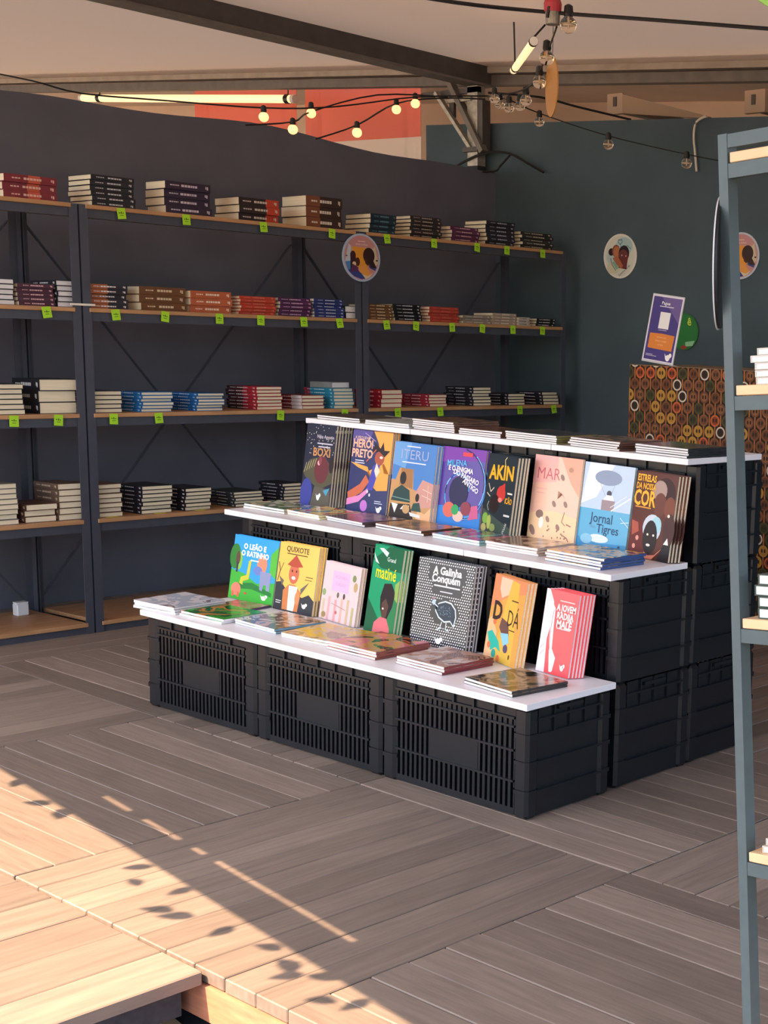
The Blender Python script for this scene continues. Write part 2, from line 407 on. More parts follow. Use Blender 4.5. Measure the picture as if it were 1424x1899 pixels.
def order_word(k, n):                          # k counted from the bottom
    if n == 1: return 'single'
    if k == 0 and n > 2: return 'lowest'
    return ORD[n-1-k]
STACKS = [
('a',1,'S',-2.110,-1.898,.150,3,.0293),('b',1,'S',-1.761,-1.573,.165,6,.0202),('c',1,'S',-1.439,-1.224,.140,4,.0325),('d',1,'S',-1.093,-.888,.174,3,.0329),
('e',1,'S',-.742,-.543,.178,3,.0463),('f',1,'S',-.392,-.235,.178,4,.0224),('g',1,'S',-.143,.051,.179,6,.0169),('h',1,'S',.114,.301,.130,4,.0185),
('i',1,'S',.349,.549,.160,6,.0199),('j',1,'S',.592,.828,.150,5,.0170),
('k',2,'P',-2.220,-2.084,.19,5,.0193),('l',2,'S',-2.073,-1.925,.14,5,.0168),('L',2,'P',-1.918,-1.848,.19,5,.0204),('m',2,'S',-1.795,-1.620,.14,5,.0192),
('n',2,'S',-1.570,-1.357,.14,3,.0323),('o',2,'S',-1.339,-1.137,.14,3,.0300),('p',2,'S',-1.099,-.915,.13,6,.0132),('q',2,'S',-.898,-.725,.14,5,.0162),
('r',2,'S',-.714,-.545,.14,6,.0140),('s',2,'P',-.538,-.475,.18,2,.0287),
('t',2,'S',-.411,-.263,.14,5,.0144),('u',2,'S',-.253,-.080,.14,5,.0157),('v',2,'S',-.032,.161,.14,5,.0149),('w',2,'S',.183,.378,.15,3,.0135),
('x',2,'S',.389,.562,.14,4,.0146),('y',2,'S',.570,.656,.12,3,.0142),('z',2,'S',.704,.847,.14,3,.0138),
('A3',3,'P',-2.215,-2.066,.21,6,.0193),('B3',3,'P',-2.007,-1.851,.21,3,.0446),('C3',3,'P',-1.790,-1.658,.20,5,.0174),('D3',3,'P',-1.577,-1.432,.20,6,.0136),
('E3',3,'P',-1.323,-1.190,.20,6,.0126),('F3',3,'P',-1.024,-.889,.221,7,.0145),('G3',3,'P',-.788,-.663,.19,4,.0155),('H3',3,'P',-.612,-.495,.209,6,.0154),
('I3',3,'P',-.338,-.206,.19,4,.0210),('J3',3,'P',-.036,.084,.198,4,.0147),('K3',3,'P',.250,.377,.203,6,.0157),('L3',3,'P',.500,.626,.19,4,.0150),('M3',3,'P',.751,.875,.19,4,.0167),
('N4',4,'P',-2.227,-2.108,.21,8,.0197),('O4',4,'P',-2.085,-1.955,.19,3,.0242),('P4',4,'P',-1.948,-1.846,.19,6,.0241),('Q4',4,'P',-1.794,-1.677,.20,7,.0191),
('R4',4,'P',-1.593,-1.450,.20,7,.0166),('S4',4,'P',-1.394,-1.264,.20,6,.0159),('T4',4,'P',-1.152,-1.003,.20,5,.0131),('U4',4,'P',-.900,-.795,.18,6,.0148)]
SD = {  # cover, print, panel, pages white?, noun, where
'a':('#7d2a36','#e0b7ac',(.32,.55,'#c25a42'),0,'red paperback with orange spine band','top shelf beyond the front post'),
'b':('#23222a','#c9c9cc',None,0,'black thin-print paperback','top shelf just past the front post'),
'c':('#33263c','#cfc3d0',None,0,'dark purple thick paperback','top shelf between black and brown stacks'),
'd':('#2f2324','#c9bdb4',(0,.33,'#b8452f'),0,'dark brown book with red spine end','top shelf'),
'e':('#3b2a22','#d8cfc0',(.62,1,'#7a4a34'),0,'very thick brown and black book','top shelf left of the round sign'),
'f':('#20303c','#5f8798',None,0,'dark teal paperback','top shelf above the round sign'),
'g':('#332a2b','#b9a9a0',None,0,'brown-black paperback in stack of six','top shelf beside the teal stack'),
'h':('#5a2c4a','#c9a9b4',None,0,'plum purple paperback in low stack','top shelf'),
'i':('#25242f','#a9a9b8',None,0,'navy black paperback in tall stack','top shelf after the plum stack'),
'j':('#2e2a27','#c4b9a8',None,0,'charcoal paperback','top shelf at the back wall end'),
'k':('#262a3e','#d8d8de',None,1,'navy paperback with pages facing out','second shelf beside the maroon stack'),
'l':('#4a2337','#e0b8c0',None,0,'maroon paperback with pale spine print','second shelf'),
'L':('#2a2a35','#d8d8de',None,1,'dark paperback showing white pages','second shelf against the front post'),
'm':('#2b2530','#e6e2e6',(.50,1,'#a8623f'),0,'half orange half black paperback','second shelf right after the post'),
'n':('#6a4528','#d9c3a4',None,0,'thick brown book','second shelf beside the half orange stack'),
'o':('#b5603f','#efd9c6',None,0,'thick terracotta orange book','second shelf'),
'p':('#b8402c','#d9846c',None,0,'red orange slim paperback','second shelf'),
'q':('#4f2650','#cdaac8',None,0,'violet paperback','second shelf between red and blue stacks'),
'r':('#2a3672','#c8cfe6',None,0,'royal blue slim paperback','second shelf'),
's':('#2a2c36','#d8d8de',None,1,'thick book showing pale pages','second shelf beside the blue stack'),
't':('#6b4a2d','#dfc9a6',None,0,'brown slim paperback','second shelf just below the round sign'),
'u':('#17171d','#c9c9cf',None,0,'black slim paperback with white spine dashes','second shelf'),
'v':('#a83c30','#c96c58',None,0,'brick red paperback','second shelf beside black slim paperbacks'),
'w':('#8d8378','#cfc6bb',None,0,'grey slim booklet','second shelf beside brick red stack'),
'x':('#a7968a','#e9e0d4',None,0,'beige slim booklet','second shelf beside grey booklets'),
'y':('#b9b3ab','#3a3533',None,0,'pale speckled booklet','second shelf'),
'z':('#1f2024','#e3e3e3',None,0,'black booklet in a low stack','second shelf at the back wall end'),
'A3':('#2a2a30','#d0d0d0',None,0,'book with cream pages out','third shelf next to three thick books'),
'B3':('#1f2027','#d8d8d8',None,0,'very thick black book with cream pages','third shelf'),
'C3':('#2c2d35','#c0c0c0',None,0,'greyish paged paperback','third shelf right after the post'),
'D3':('#2673b8','#cfe3f2',None,0,'bright blue paperback','third shelf beside the greyish pages'),
'E3':('#1f66ad','#cfe3f2',None,0,'deep blue paperback','third shelf between bright blue and red stacks'),
'F3':('#a32a38','#e9d0d0',(.45,1,'#231f26'),0,'red and black paperback','third shelf, stack of seven'),
'G3':('#93293a','#f0e6e6',(0,.4,'#d9d3d8'),0,'crimson and white paperback','third shelf'),
'H3':('#2f8fb3','#d6eaf0',(.8,1,'#a02a3a'),0,'cyan paperback','third shelf beside the crimson stack'),
'I3':('#b02437','#e9c3c3',None,0,'scarlet book with wide pages','third shelf after the second post'),
'J3':('#a33040','#efe0e0',None,0,'slim red book in low stack','third shelf'),
'K3':('#23242c','#b9bac4',None,0,'black paperback in stack of six','third shelf beside slim red books'),
'L3':('#1f2027','#c6c6cc',None,0,'black paperback in low stack','third shelf'),
'M3':('#221f27','#c6c6cc',None,0,'dark paperback','third shelf at the back wall end'),
'N4':('#7d7a74','#d0d0d0',None,0,'cream paged book in the tallest stack','fourth shelf'),
'O4':('#5a3a30','#d9cfc0',None,0,'bent brown paperback','fourth shelf before the brown wrapped stack'),
'P4':('#6b5648','#c9b9a4',None,0,'brown wrapped book','fourth shelf against the front post'),
'Q4':('#6a4c42','#d0c0b0',None,0,'brown covered cream book','fourth shelf after the post'),
'R4':('#24242c','#c9c9cf',None,0,'dotted spine black book','fourth shelf'),
'S4':('#1d1d24','#d9d9df',None,0,'black book with cream pages, stack of six','fourth shelf'),
'T4':('#2b2f33','#b9c0c0',None,0,'dark green book','fourth shelf behind the book stand'),
'U4':('#22222b','#b9b9c4',None,0,'black book','fourth shelf behind the middle tier of the stand')}
for (sid, lv, ty, ya, yb_, dep, n_, T) in STACKS:
    cov, pr, panel, wh, noun, where = SD[sid]
    pg = M_PAGESW if wh else M_PAGES
    W, H = (dep, yb_-ya-.004) if ty == 'S' else (yb_-ya-.004, dep)
    ms = book_meshes(sid, W, H, T-.0006, cov, pg, pr, panel)
    for k in range(n_):
        jx, jy, jr = random.uniform(-.012, .004), random.uniform(-.005, .005), random.uniform(-.025, .025)
        if sid in 'bcgi' and k >= n_-2: jx -= 0; jy -= .012*random.random()
        z = HS[lv]+.0004+k*T
        if ty == 'S': mw = Tr((.63+jx, yb_-.002+jy*.3, z)) @ Rz(math.pi+jr)
        else: mw = Tr((.63+jx, ya+.002+jy*.3, z)) @ Rz(math.pi/2+jr)
        put_book(ms, mw, f'{order_word(k, n_)} {noun}, {where}', 'books stacked on the wall shelves')

gb = book_meshes('greytop', .105, .15, .026, '#8f9698', M_PAGESW)
put_book(gb, Tr((.60, -.60, HS[3]+6*.0154+.001)) @ Rz(math.pi/2+.05), 'grey book lying alone on top of the cyan paperback stack, third shelf', 'books stacked on the wall shelves')
# price tags clipped to the shelf edges
TAGS = [(1,-1.66),(1,-1.371),(1,-.999),(1,-.635),(1,-.323),(1,-.032),(1,.25),(1,.454),(1,.711),(2,-1.985),(2,-1.7),(2,-1.479),(2,-1.227),(2,-1.022),(2,-.799),(2,-.604),(2,-.332),(2,-.148),(2,.079),(2,.285),(2,.496),(2,.713),(3,-2.129),(3,-1.953),(3,-1.724),(3,-1.527),(3,-.93),(3,-.578),(3,-.269),(3,-.001),(3,.547),(3,.797)]
tm = MB().box(0, -.018, -.042, .0008, .018, .0).mesh('card', M_TAG)
pw_ = MB()
for (y0, z0, y1, z1) in ((-.011, -.020, -.004, -.017), (-.002, -.022, .002, -.014), (.004, -.021, .010, -.018), (-.008, -.029, .008, -.027)):
    pw_.poly([(.0011, y0, z0), (.0011, y1, z0), (.0011, y1, z1), (.0011, y0, z1)])
pwm = pw_.mesh('price_writing', col_mat('#3f6a12'))
used = set()
for lv, y in TAGS:
    c = sorted([s for s in STACKS if s[1] == lv and s[0] not in used], key=lambda s: abs((s[3]+s[4])/2-y))[0]; used.add(c[0])
    t = thing('price_tag', f'neon green price tag under the {SD[c[0]][4]} stack', 'price tag', Tr((XF+.0045, y, HS[lv]-.002)) @ Rx(random.uniform(-.14, .14)) @ Ry(random.uniform(-.12, -.03)), 'neon green price tags on shelf edges')
    c_ = ob('card', tm); c_.parent = t
    w_ = ob('price_writing', pwm); w_.parent = c_
for y, s in ((-1.735, 'Q4'), (-1.52, 'R4'), (-1.33, 'S4')):
    t = thing('price_tag', f'yellowish price tag lying flat before the {SD[s][4]}', 'price tag', Tr((.653, y, HS[4]+.001)) @ Ry(math.pi/2+.04), 'price tags lying on the fourth shelf')
    c_ = ob('card', MB().box(0, -.025, -.018, .0008, .025, .0).mesh('card', mat('tag_yellow', '#d9cf4a', .6))); c_.parent = t; c_.location = (-.001, 0, 0)

# ------------------------------------------------------------------ plastic crates
CL, CD, CH = .566, .338, .3045
def crate_meshes():
    d = {}
    d['base'] = MB().box(.02, .02, .004, CL-.02, CD-.02, .014).mesh('base', M_CRATE)
    m = MB()
    for z0, z1, e in ((0, .3045, .0),):
        m.box(0, 0, 0, .052, .046, CH)
    for z in (.07, .15, .225): m.box(-.003, -.003, z, .055, .049, z+.006)
    d['corner_post'] = m.mesh('corner_post', M_CRATE, bevel=.009)
    L = CL-.104
    m = MB()                                  # long wall, x from 0..L, outer face at y=0
    rec = .008
    m.box(0, rec, .275, L, rec+.006, CH); m.box(0, rec, .004, L, rec+.006, .022)
    for z in (.095, .18, .245, .268): m.box(0, rec-.007, z, L, rec+.006, z+.006)
    npit = 24; pt = L/npit
    for z0, z1, row in ((.022, .095, 0), (.101, .18, 1), (.186, .245, 2), (.251, .268, 3)):
        for k in range(npit+1):
            x = k*pt; wv = .0095 if row < 3 else .0125
            m.box(max(0, x-wv/2), rec, z0, min(L, x+wv/2), rec+.006, z1)
        if row == 1: m.box(L*.30, rec-.001, z0, L*.70, rec+.005, z1)
    for k in range(1, 6): m.box(L*k/6-.004, rec-.006, .274, L*k/6+.004, rec+.002, CH)
    d['side_wall'] = m.mesh('side_wall', M_CRATE)
    L2 = CD-.092; m = MB()                    # short wall, along x 0..L2
    m.box(0, rec, .004, L2, rec+.006, CH)
    for z in (.07, .15, .225, .268): m.box(-.01, rec-.012, z, L2+.01, rec, z+.006)
    for k in range(0, 5): m.box(L2*k/4-.003, rec-.006, .225, L2*k/4+.003, rec, CH)
    m.box(L2*.3, rec-.009, .285, L2*.7, rec, .295)
    d['end_wall'] = m.mesh('end_wall', M_CRATE)
    d['rim'] = None
    return d
CM = crate_meshes()
CG = {(0, 0, 0): 1}
def crate(ix, tier, lay, xr, y):
    nx = ('left', 'middle', 'right')
    side = ('beside the shelves', 'in the middle', 'at the bookcase end')[ix]
    tn = ('low front tier', 'middle tier', 'tall back tier')[tier]
    ln = '' if tier == 0 else (' bottom layer', ' second layer', ' top layer')[lay if not (tier == 1 and lay == 1) else 2]
    x = xr-(3-ix)*.5735+.004
    c = thing('plastic_crate', f'black slatted plastic crate {side}, {tn}{ln}', 'crate', STAND @ Tr((x, y, 0.001+lay*.305)), 'black plastic crates under the book boards')
    def ch(name, me, mx):
        o = ob(name, me); o.parent = c; o.matrix_local = mx
    ch('base', CM['base'], Matrix())
    for (px_, py_, sx, sy) in ((0, 0, 1, 1), (CL, 0, -1, 1), (0, CD, 1, -1), (CL, CD, -1, -1)):
        ch('corner_post', CM['corner_post'], Tr((px_, py_, 0)) @ Matrix.Diagonal((sx, sy, 1, 1)))
    ch('side_wall', CM['side_wall'], Tr((.052, 0, 0)))
    ch('side_wall', CM['side_wall'], Tr((CL-.052, CD, 0)) @ Rz(math.pi))
    ch('end_wall', CM['end_wall'], Tr((CL, .046, 0)) @ Rz(math.pi/2))
    ch('end_wall', CM['end_wall'], Tr((0, CD-.046, 0)) @ Rz(-math.pi/2))
TY = (.018, .392, .738); TXR = (-.008, -.016, -.022)
for tier in range(3):
    for lay in range(tier+1):
        for ix in range(3): crate(ix, tier, lay, TXR[tier], TY[tier])
ZB = (.306+.018, .611+.018, .916+.018)   # board tops
def board(tier, x0, x1, y0, y1, lab):
    o = ob('display_board', MB().box(0, 0, 0, x1-x0, y1-y0, .018).mesh('display_board', M_BOARD, bevel=.0012), mw=STAND @ Tr((x0, y0, ZB[tier]-.018)))
    tag(o, lab, 'board', 'white boards on the crates')
board(0, -1.735, 0, 0, .360, 'long white board on the low front tier of crates')
board(1, -1.755, -.594, .341, .690, 'long white board on the middle tier of crates')
board(1, -.591, -.016, .341, .690, 'short white board on the middle tier, under the brown book with faces')
board(2, -1.751, -1.208, .682, 1.06, 'white board on the top tier at the shelves end')
board(2, -1.205, -.566, .682, 1.06, 'white board in the middle of the top tier')
board(2, -.563, -.024, .682, 1.06, 'white board on the top tier at the cloth counter end')

# ------------------------------------------------------------------ cover artwork (u to the right, v up)
def logo(c, u, v, s=1.): return [('e', c, (u, v, .032*s, .022*s), 10), ('e', c, (u+.03*s, v+.018*s, .022*s, .016*s), 8), ('p', c, [(u-.05*s, v+.03*s), (u-.02*s, v+.005*s), (u-.03*s, v-.01*s)])]
def lines(c, u0, v, ws, dv=.03, th=.012): return [('r', c, (u0, v-i*dv, u0+w_, v-i*dv+th)) for i, w_ in enumerate(ws)]
rr = random.Random(3)
def spiral(c, cx, cy, r, a0, th): return ('l', c, [(cx+r*math.cos(a0+t*.25)*(1+t*.05), cy+r*.8*math.sin(a0+t*.25)*(1+t*.05)) for t in range(7)], th)
ART = {}
ART['leao'] = ('#2f9fe0', [('p','#3fae3a',[(0,0),(1,0),(1,.36),(.6,.30),(.3,.42),(0,.46)]),('p','#1f7a33',[(.08,.24),(.5,.30),(.95,.20),(.95,.14),(.5,.2),(.1,.16)]),('e','#2e7a2f',(.06,.66,.12,.20)),('e','#7fc04a',(.17,.6,.06,.14)),('e','#5a4436',(.13,.64,.05,.11)),('r','#3a2c4a',(.11,.42,.15,.58)),
 ('p','#55b53c',[(.86,.5),(1,.42),(1,.92),(.85,.78)]),('e','#f08a6a',(.68,.6,.11,.16)),('e','#6a7fc0',(.60,.50,.10,.07)),('p','#8b93b8',[(.66,.5),(.9,.5),(.9,.22),(.83,.22),(.82,.3),(.76,.3),(.74,.2),(.68,.22)]),('p','#c9c43a',[(.38,.62),(.44,.66),(.42,.34),(.3,.3),(.3,.24),(.22,.26),(.24,.36),(.36,.4)]),('e','#f0806a',(.16,.16,.11,.10)),('r','#e0604a',(.08,.04,.12,.12)),('r','#e0604a',(.2,.04,.24,.12)),('e','#c94a3a',(.38,.12,.03,.02)),
 ('t','#ffffff','O LEÃO E',.48,.84,.115,.04,1.1),('t','#ffffff','O RATINHO',.50,.73,.115,.04,1.05),('r','#d6efff',(.42,.63,.60,.65))]+logo('#ffffff',.80,.10,1.6))
ART['quixote'] = ('#f0bf55', [('p','#2b2c34',[(0,0),(1,0),(1,.22),(.86,.30),(.70,.24),(.3,.3),(.12,.42),(0,.40)]),('l','#5a3a22',[(.03,.42),(.07,.58),(.02,.70)],.02),('l','#5a3a22',[(.06,.54),(.14,.70)],.014),('p','#c87a45',[(.22,.02),(.62,.02),(.66,.30),(.50,.40),(.34,.40),(.20,.30)]),('p','#f4ece4',[(.36,.02),(.52,.02),(.56,.38),(.34,.38)]),('e','#c9684a',(.43,.56,.13,.15)),('p','#b0452e',[(.24,.68),(.44,.84),(.64,.68),(.5,.66),(.36,.66)]),('e','#4a2420',(.38,.60,.02,.02),8),('e','#4a2420',(.49,.60,.02,.02),8),('e','#f6e9df',(.43,.50,.05,.025)),
 ('p','#6a6058',[(.16,.36),(.06,.50),(.20,.44)]),('p','#6a6058',[(.64,.36),(.84,.48),(.66,.28)]),('e','#d98a5a',(.58,.22,.06,.10)),('t','#3f2f14','QUIXOTE',.46,.91,.11,.012,1.05),('r','#6b4a1c',(.2,.835,.72,.85)),('r','#8a6a30',(.74,.54,.92,.555)),('r','#8a6a30',(.72,.5,.9,.512))]+lines('#d8d8d8',.05,.13,[.14,.12])+logo('#ffffff',.78,.12,1.5))
ART['pink'] = ('#e6c9cc', [('r','#d9b4d6',(.25,.52,.72,.86)),('t','#c096c4','PE DE MEIA',.48,.76,.07),('t','#c096c4','CORDÃO',.48,.64,.07)]+[('r',c,(u,0,u+.06,.30+.2*rr.random())) for u,c in ((.05,'#c9b99a'),(.2,'#d9a8a8'),(.38,'#e0a0a0'),(.55,'#d9b0a0'),(.72,'#c9b090'),(.86,'#b9b080'))]+[('e','#8aa56a',(.06,.46,.05,.06)),('e','#7a8a5a',(.84,.8,.05,.06)),('e','#6a6a5a',(.45,.46,.03,.05)),('e','#5a4a4a',(.62,.46,.03,.05)),('e','#a08a5a',(.12,.08,.06,.05)),('l','#b08a8a',[(.3,.3),(.7,.24)],.01),('e','#c06a6a',(.45,.16,.03,.03)),('e','#b9a070',(.9,.66,.05,.08))])
ART['green'] = ('#1f9a6a', [('p','#17603f',[(0,.82),(.5,1),(1,1),(1,.74),(.3,.74)]),('p','#e8f3ee',[(0,.90),(.06,.86),(.22,.78),(.08,.80)]),('p','#cfe8de',[(.15,.96),(.45,.88),(.5,.93),(.3,.97)]),('t','#e8f3ee','Grand',.62,.855,.07,.0,1.0),('p','#1f5f3f',[(0,.38),(.5,.14),(.5,0),(0,0)]),('p','#2f7f4f',[(.7,.5),(1,.4),(1,0),(.7,0)]),('p','#2a2024',[(.42,.42),(.5,.58),(.74,.60),(.90,.5),(.86,.34),(.74,.2),(.58,.18),(.46,.3)]),('p','#5a3f38',[(.5,.36),(.62,.42),(.74,.34),(.70,.22),(.6,.18),(.52,.24)]),('e','#e9dccf',(.56,.3,.03,.012),8),('p','#d9707a',[(.30,.0),(.32,.12),(.5,.2),(.72,.2),(.86,.1),(.9,0)]),('p','#8fae5a',[(.86,.6),(1,.66),(1,.4),(.9,.44)]),
 ('t','#f2e21f','matiné',.50,.69,.20,.012,.80)])
dots = []
for i in range(26):
    for j in range(33):
        u, v = .02+i*.0385+(.019 if j % 2 else 0), .012+j*.0305
        if u > .99: continue
        if (.2 < u < .86 and .76 < v < .93) or (.3 < u < .82 and .60 < v < .76) or ((u-.57)/.25)**2+((v-.41)/.155)**2 < 1: continue
        dots.append(('e', '#ece9ee', (u, v, (.0095+.003*rr.random()), .0078+.002*rr.random()), 6))
ART['galinha'] = ('#1b1a22', dots+[('t','#f2f2f2','A Galinha',.53,.875,.125,.03,.95),('t','#f2f2f2','Conquém',.52,.785,.125,.03,.95),('r','#d9d9e2',(.32,.695,.78,.712)),('r','#c9c9d2',(.44,.635,.66,.648)),('p','#cfe0e8',[(.385,.465),(.455,.512),(.56,.545),(.67,.535),(.755,.468),(.78,.38),(.755,.258),(.685,.315),(.58,.295),(.47,.337),(.405,.405)]),('p','#26323f',[(.40,.46),(.46,.50),(.56,.53),(.66,.52),(.74,.46),(.763,.38),(.745,.282),(.685,.332),(.58,.312),(.48,.352),(.42,.412)]),('p','#26323f',[(.34,.47),(.37,.53),(.44,.49),(.42,.42)]),('e','#a9c6e0',(.36,.51,.03,.035)),('l','#cfe0e8',[(.38,.49),(.44,.46)],.014),('l','#cfe0e8',[(.54,.30),(.52,.22),(.46,.20)],.012),('l','#cfe0e8',[(.62,.30),(.62,.22),(.68,.21)],.012),('e','#8a6a74',(.35,.55,.02,.02),8)]+[('e','#7f9ab0',(.45+.24*rr.random(),.37+.11*rr.random(),.006,.005),5) for _ in range(40)]+logo('#ffffff',.52,.07,1.5))
ART['dada'] = ('#d9a04f', [('p','#e08a5f',[(0,.6),(.55,.8),(1,.86),(1,1),(0,1)]),('p','#f2c0a4',[(.2,.98),(.55,.98),(.5,.8),(.3,.74),(.2,.84)]),('p','#d9b04a',[(.55,.98),(.78,.96),(.86,.0),(.3,0),(.4,.5)]),('p','#e8b88a',[(0,0),(.34,0),(.3,.34),(.1,.5),(0,.45)]),('p','#2fb3a0',[(.02,.30),(.16,.34),(.4,.24),(.5,.12),(.34,.16),(.2,.1),(.1,.2)]),('e','#2f9a8a',(.3,.08,.07,.05)),('e','#d9744a',(.2,.45,.05,.04)),('e','#d9744a',(.12,.16,.05,.04)),('e','#d9744a',(.45,.04,.05,.04)),('p','#6a4a44',[(.4,.52),(.62,.48),(.68,.34),(.5,.3),(.36,.4)]),('p','#8ac4dd',[(.42,.34),(.66,.36),(.72,.26),(.56,.2)]),('e','#5a4a6a',(.64,.18,.07,.05)),('t','#3a2620','D',.24,.57,.30,.03,1.0),('t','#3a2620','DÁ',.74,.53,.27,-.004,.72),('r','#5a4020',(.62,.74,.82,.755)),('r','#5a4020',(.66,.40,.84,.412)),('e','#5a3020',(.78,.1,.02,.03))])
ART['male'] = ('#ee4f55', [('p','#e9dce4',[(0,0),(.26,0),(.2,.4),(.3,.7),(.26,.86),(.1,1),(0,1)]),('p','#f0e2e6',[(.22,.86),(.34,.78),(.36,.56),(.40,.3),(.54,.2),(.5,.04),(.40,.02),(.34,.2),(.28,.4),(.24,.62)]),('l','#b9304a',[(.30,.76),(.28,.5),(.32,.28)],.012),('e','#f0e2e6',(.45,.08,.06,.06)),('l','#c9a0b0',[(.05,.2),(.16,.26)],.012),('l','#c9a0b0',[(.04,.28),(.14,.34)],.012),('t','#f6e6e6','A JOVEM',.67,.80,.11,.03,.8),('t','#f6e6e6','RADIJA',.66,.705,.11,.03,.85),('t','#f6e6e6','MALÊ',.66,.605,.125,.03,.9),('r','#f4c9c9',(.45,.88,.9,.892)),('r','#f4c9c9',(.45,.55,.86,.562))]+logo('#f6e6e6',.78,.1,1.6))
ART['boxi'] = ('#23263c', [('e','#d8d4c0',(rr.random(),.6+.4*rr.random(),.012,.007),5) for _ in range(45)]+[('p','#55523f',[(0,.40),(.2,.56),(.5,.60),(.8,.56),(1,.48),(1,.3),(.6,.2),(.1,.34)])]+[('l','#c9bd8a',[(.04+.08*i,.40+.02*i),(.1+.08*i,.52+.015*i)],.012) for i in range(8)]+[('e','#6a2f38',(.62,.45,.24,.17)),('e','#e9b0b4',(.52,.53,.05,.03)),('e','#2a1a1e',(.94,.52,.08,.10)),('e','#8a4650',(.56,.56,.05,.05)),('e','#3f469a',(.18,.15,.2,.18)),('r','#3f469a',(.0,0,.32,.14)),('p','#5f5a50',[(.34,0),(.44,.24),(.98,.22),(1,0)]),('p','#4fa0c0',[(.74,.2),(.96,.24),(.86,.14)]),('t','#dcd8e6','Nika Agostin',.66,.85,.06),('r','#c9c5d6',(.4,.76,.92,.775)),('r','#c9c5d6',(.45,.72,.85,.735)),('t','#c08a5a','BOXI',.58,.655,.14,.03)]+logo('#ffffff',.60,.11,1.6))
ART['heroi'] = ('#2b3266', [('p','#5a4f94',[(0,1),(.5,1),(.42,.86),(0,.86)]),('l','#b9a0d9',[(.3,.97),(.58,.88)],.012),('l','#8fa0e0',[(.45,.86),(.62,.8)],.012),('p','#f2a84f',[(.52,1),(1,1),(1,.5),(.86,.5),(.66,.86)]),('p','#f2a84f',[(.0,.60),(.44,.56),(.58,.34),(.72,.28),(.98,.3),(.98,.5),(.84,.62),(.44,.5),(.2,.54)]),('p','#4a49b0',[(.46,.28),(.58,.58),(.78,.66),(.62,.28)]),('e','#a8543f',(.72,.68,.12,.085)),('p','#2a1a22',[(.52,.74),(.58,.86),(.72,.80),(.78,.88),(.82,.78),(.96,.78),(.84,.70),(.7,.76)]),('e','#f4e0d6',(.76,.69,.04,.016)),('p','#f6dcc8',[(.62,.52),(.66,.62),(.76,.52),(.68,.44)]),('p','#c9694a',[(0,.22),(.3,.34),(.42,.46),(.52,.38),(.36,.24),(.04,.12)]),('p','#e08ac4',[(0,.14),(.3,.2),(.5,.30),(.5,.24),(.3,.12),(0,.06)]),('e','#c47ad0',(.44,.08,.09,.07)),('e','#f0e6f0',(.5,.26,.02,.02)),('e','#f0e6f0',(.56,.22,.02,.02)),('l','#c9694a',[(.4,.62),(.62,.78)],.02),
 ('t','#f6d3bd','A PEQUENO',.26,.905,.05),('t','#f4b9a0','HERÓI',.28,.83,.14,.035,.9),('t','#f4b9a0','PRETO',.28,.71,.14,.035,.9)]+lines('#d9d9e6',.12,.62,[.22,.24],.028)+lines('#c9cfe6',.70,.15,[.16,.2],.025,.01)+logo('#ffffff',.82,.05,1.5))
ART['iteru'] = ('#4f86cc', [('p','#6fa4dd',[(0,1),(.4,1),(.3,.66),(0,.7)]),('p','#c99a68',[(.0,.50),(.1,.5),(.18,.66),(.5,.66),(.54,.4),(.8,.36),(1,.5),(1,0),(0,0)]),('p','#a87a4f',[(.22,.66),(.5,.66),(.52,.4),(.2,.44)]),('p','#cf9a8f',[(.6,.36),(.74,.54),(1,.5),(1,.2),(.66,.16)]),('l','#e9c9b9',[(.76,.42),(.98,.38)],.012),('l','#e9c9b9',[(.76,.34),(.98,.3)],.012),('l','#e9c9b9',[(.88,.48),(.9,.26)],.01),('p','#f0b98a',[(.66,0),(1,0),(1,.2),(.86,.1),(.7,.14)]),('e','#2f2c2c',(.28,.53,.075,.085)),('p','#2f4a48',[(.04,.22),(.1,.36),(.26,.44),(.46,.38),(.5,.22)]),('l','#7fa6a0',[(.06,.27),(.5,.25)],.012),('p','#332c2a',[(.02,0),(.04,.18),(.5,.2),(.62,0)]),('p','#ececec',[(.06,.19),(.22,.18),(.16,.06)]),('p','#ececec',[(.28,.12),(.36,.18),(.5,.18),(.44,.12)]),('e','#c9a070',(.42,.13,.085,.06)),('e','#2f2c2c',(.66,.30,.045,.055)),('p','#34504c',[(.54,.12),(.58,.22),(.72,.24),(.78,.12)]),('p','#e6e6e6',[(.5,.1),(.76,.08),(.78,.04),(.54,.05)]),('t','#a7b4d9','ITERU',.50,.84,.18,.0,1.2),('r','#e0e8f6',(.30,.945,.62,.96)),('r','#e0e8f6',(.22,.735,.78,.75))])
swirl = []
for i in range(16):
    a = i*.42; swirl.append(spiral(('#4fa6e6','#2b3aa0','#7ac0f0','#1f1f5a')[i % 4], .5, .46, .18+.022*i, a, .022))
ART['milena'] = ('#4a2f96', [('p','#7a3aa6',[(0,.8),(0,1),(1,1),(1,.86),(.5,.84)]),('p','#2f7fd0',[(0,0),(1,0),(1,.2),(.5,.26),(0,.24)])]+swirl+[('e','#1f1c4a',(.46,.44,.22,.2)),('p','#c95a8a',[(.74,.1),(.96,.14),(.92,.3),(.78,.28)]),('e','#d96a5a',(.28,.2,.14,.10)),('e','#f0c0b0',(.5,.13,.12,.07)),('e','#8a3a4a',(.66,.24,.12,.09)),('e','#2fa05a',(.42,.21,.09,.07),8),('r','#e0404a',(.48,.90,.70,.95)),('t','#5fb3f0','MILENA',.36,.80,.11,.02,.95,.06),('t','#f2f0fa','E O ENIGMA',.46,.725,.09,.03,.9,-.05),('t','#f2f0fa','DO PÁSSARO',.60,.635,.09,.03,.9,-.25),('t','#f2f0fa','ANTIGO',.72,.53,.09,.03,.9,-.42)])
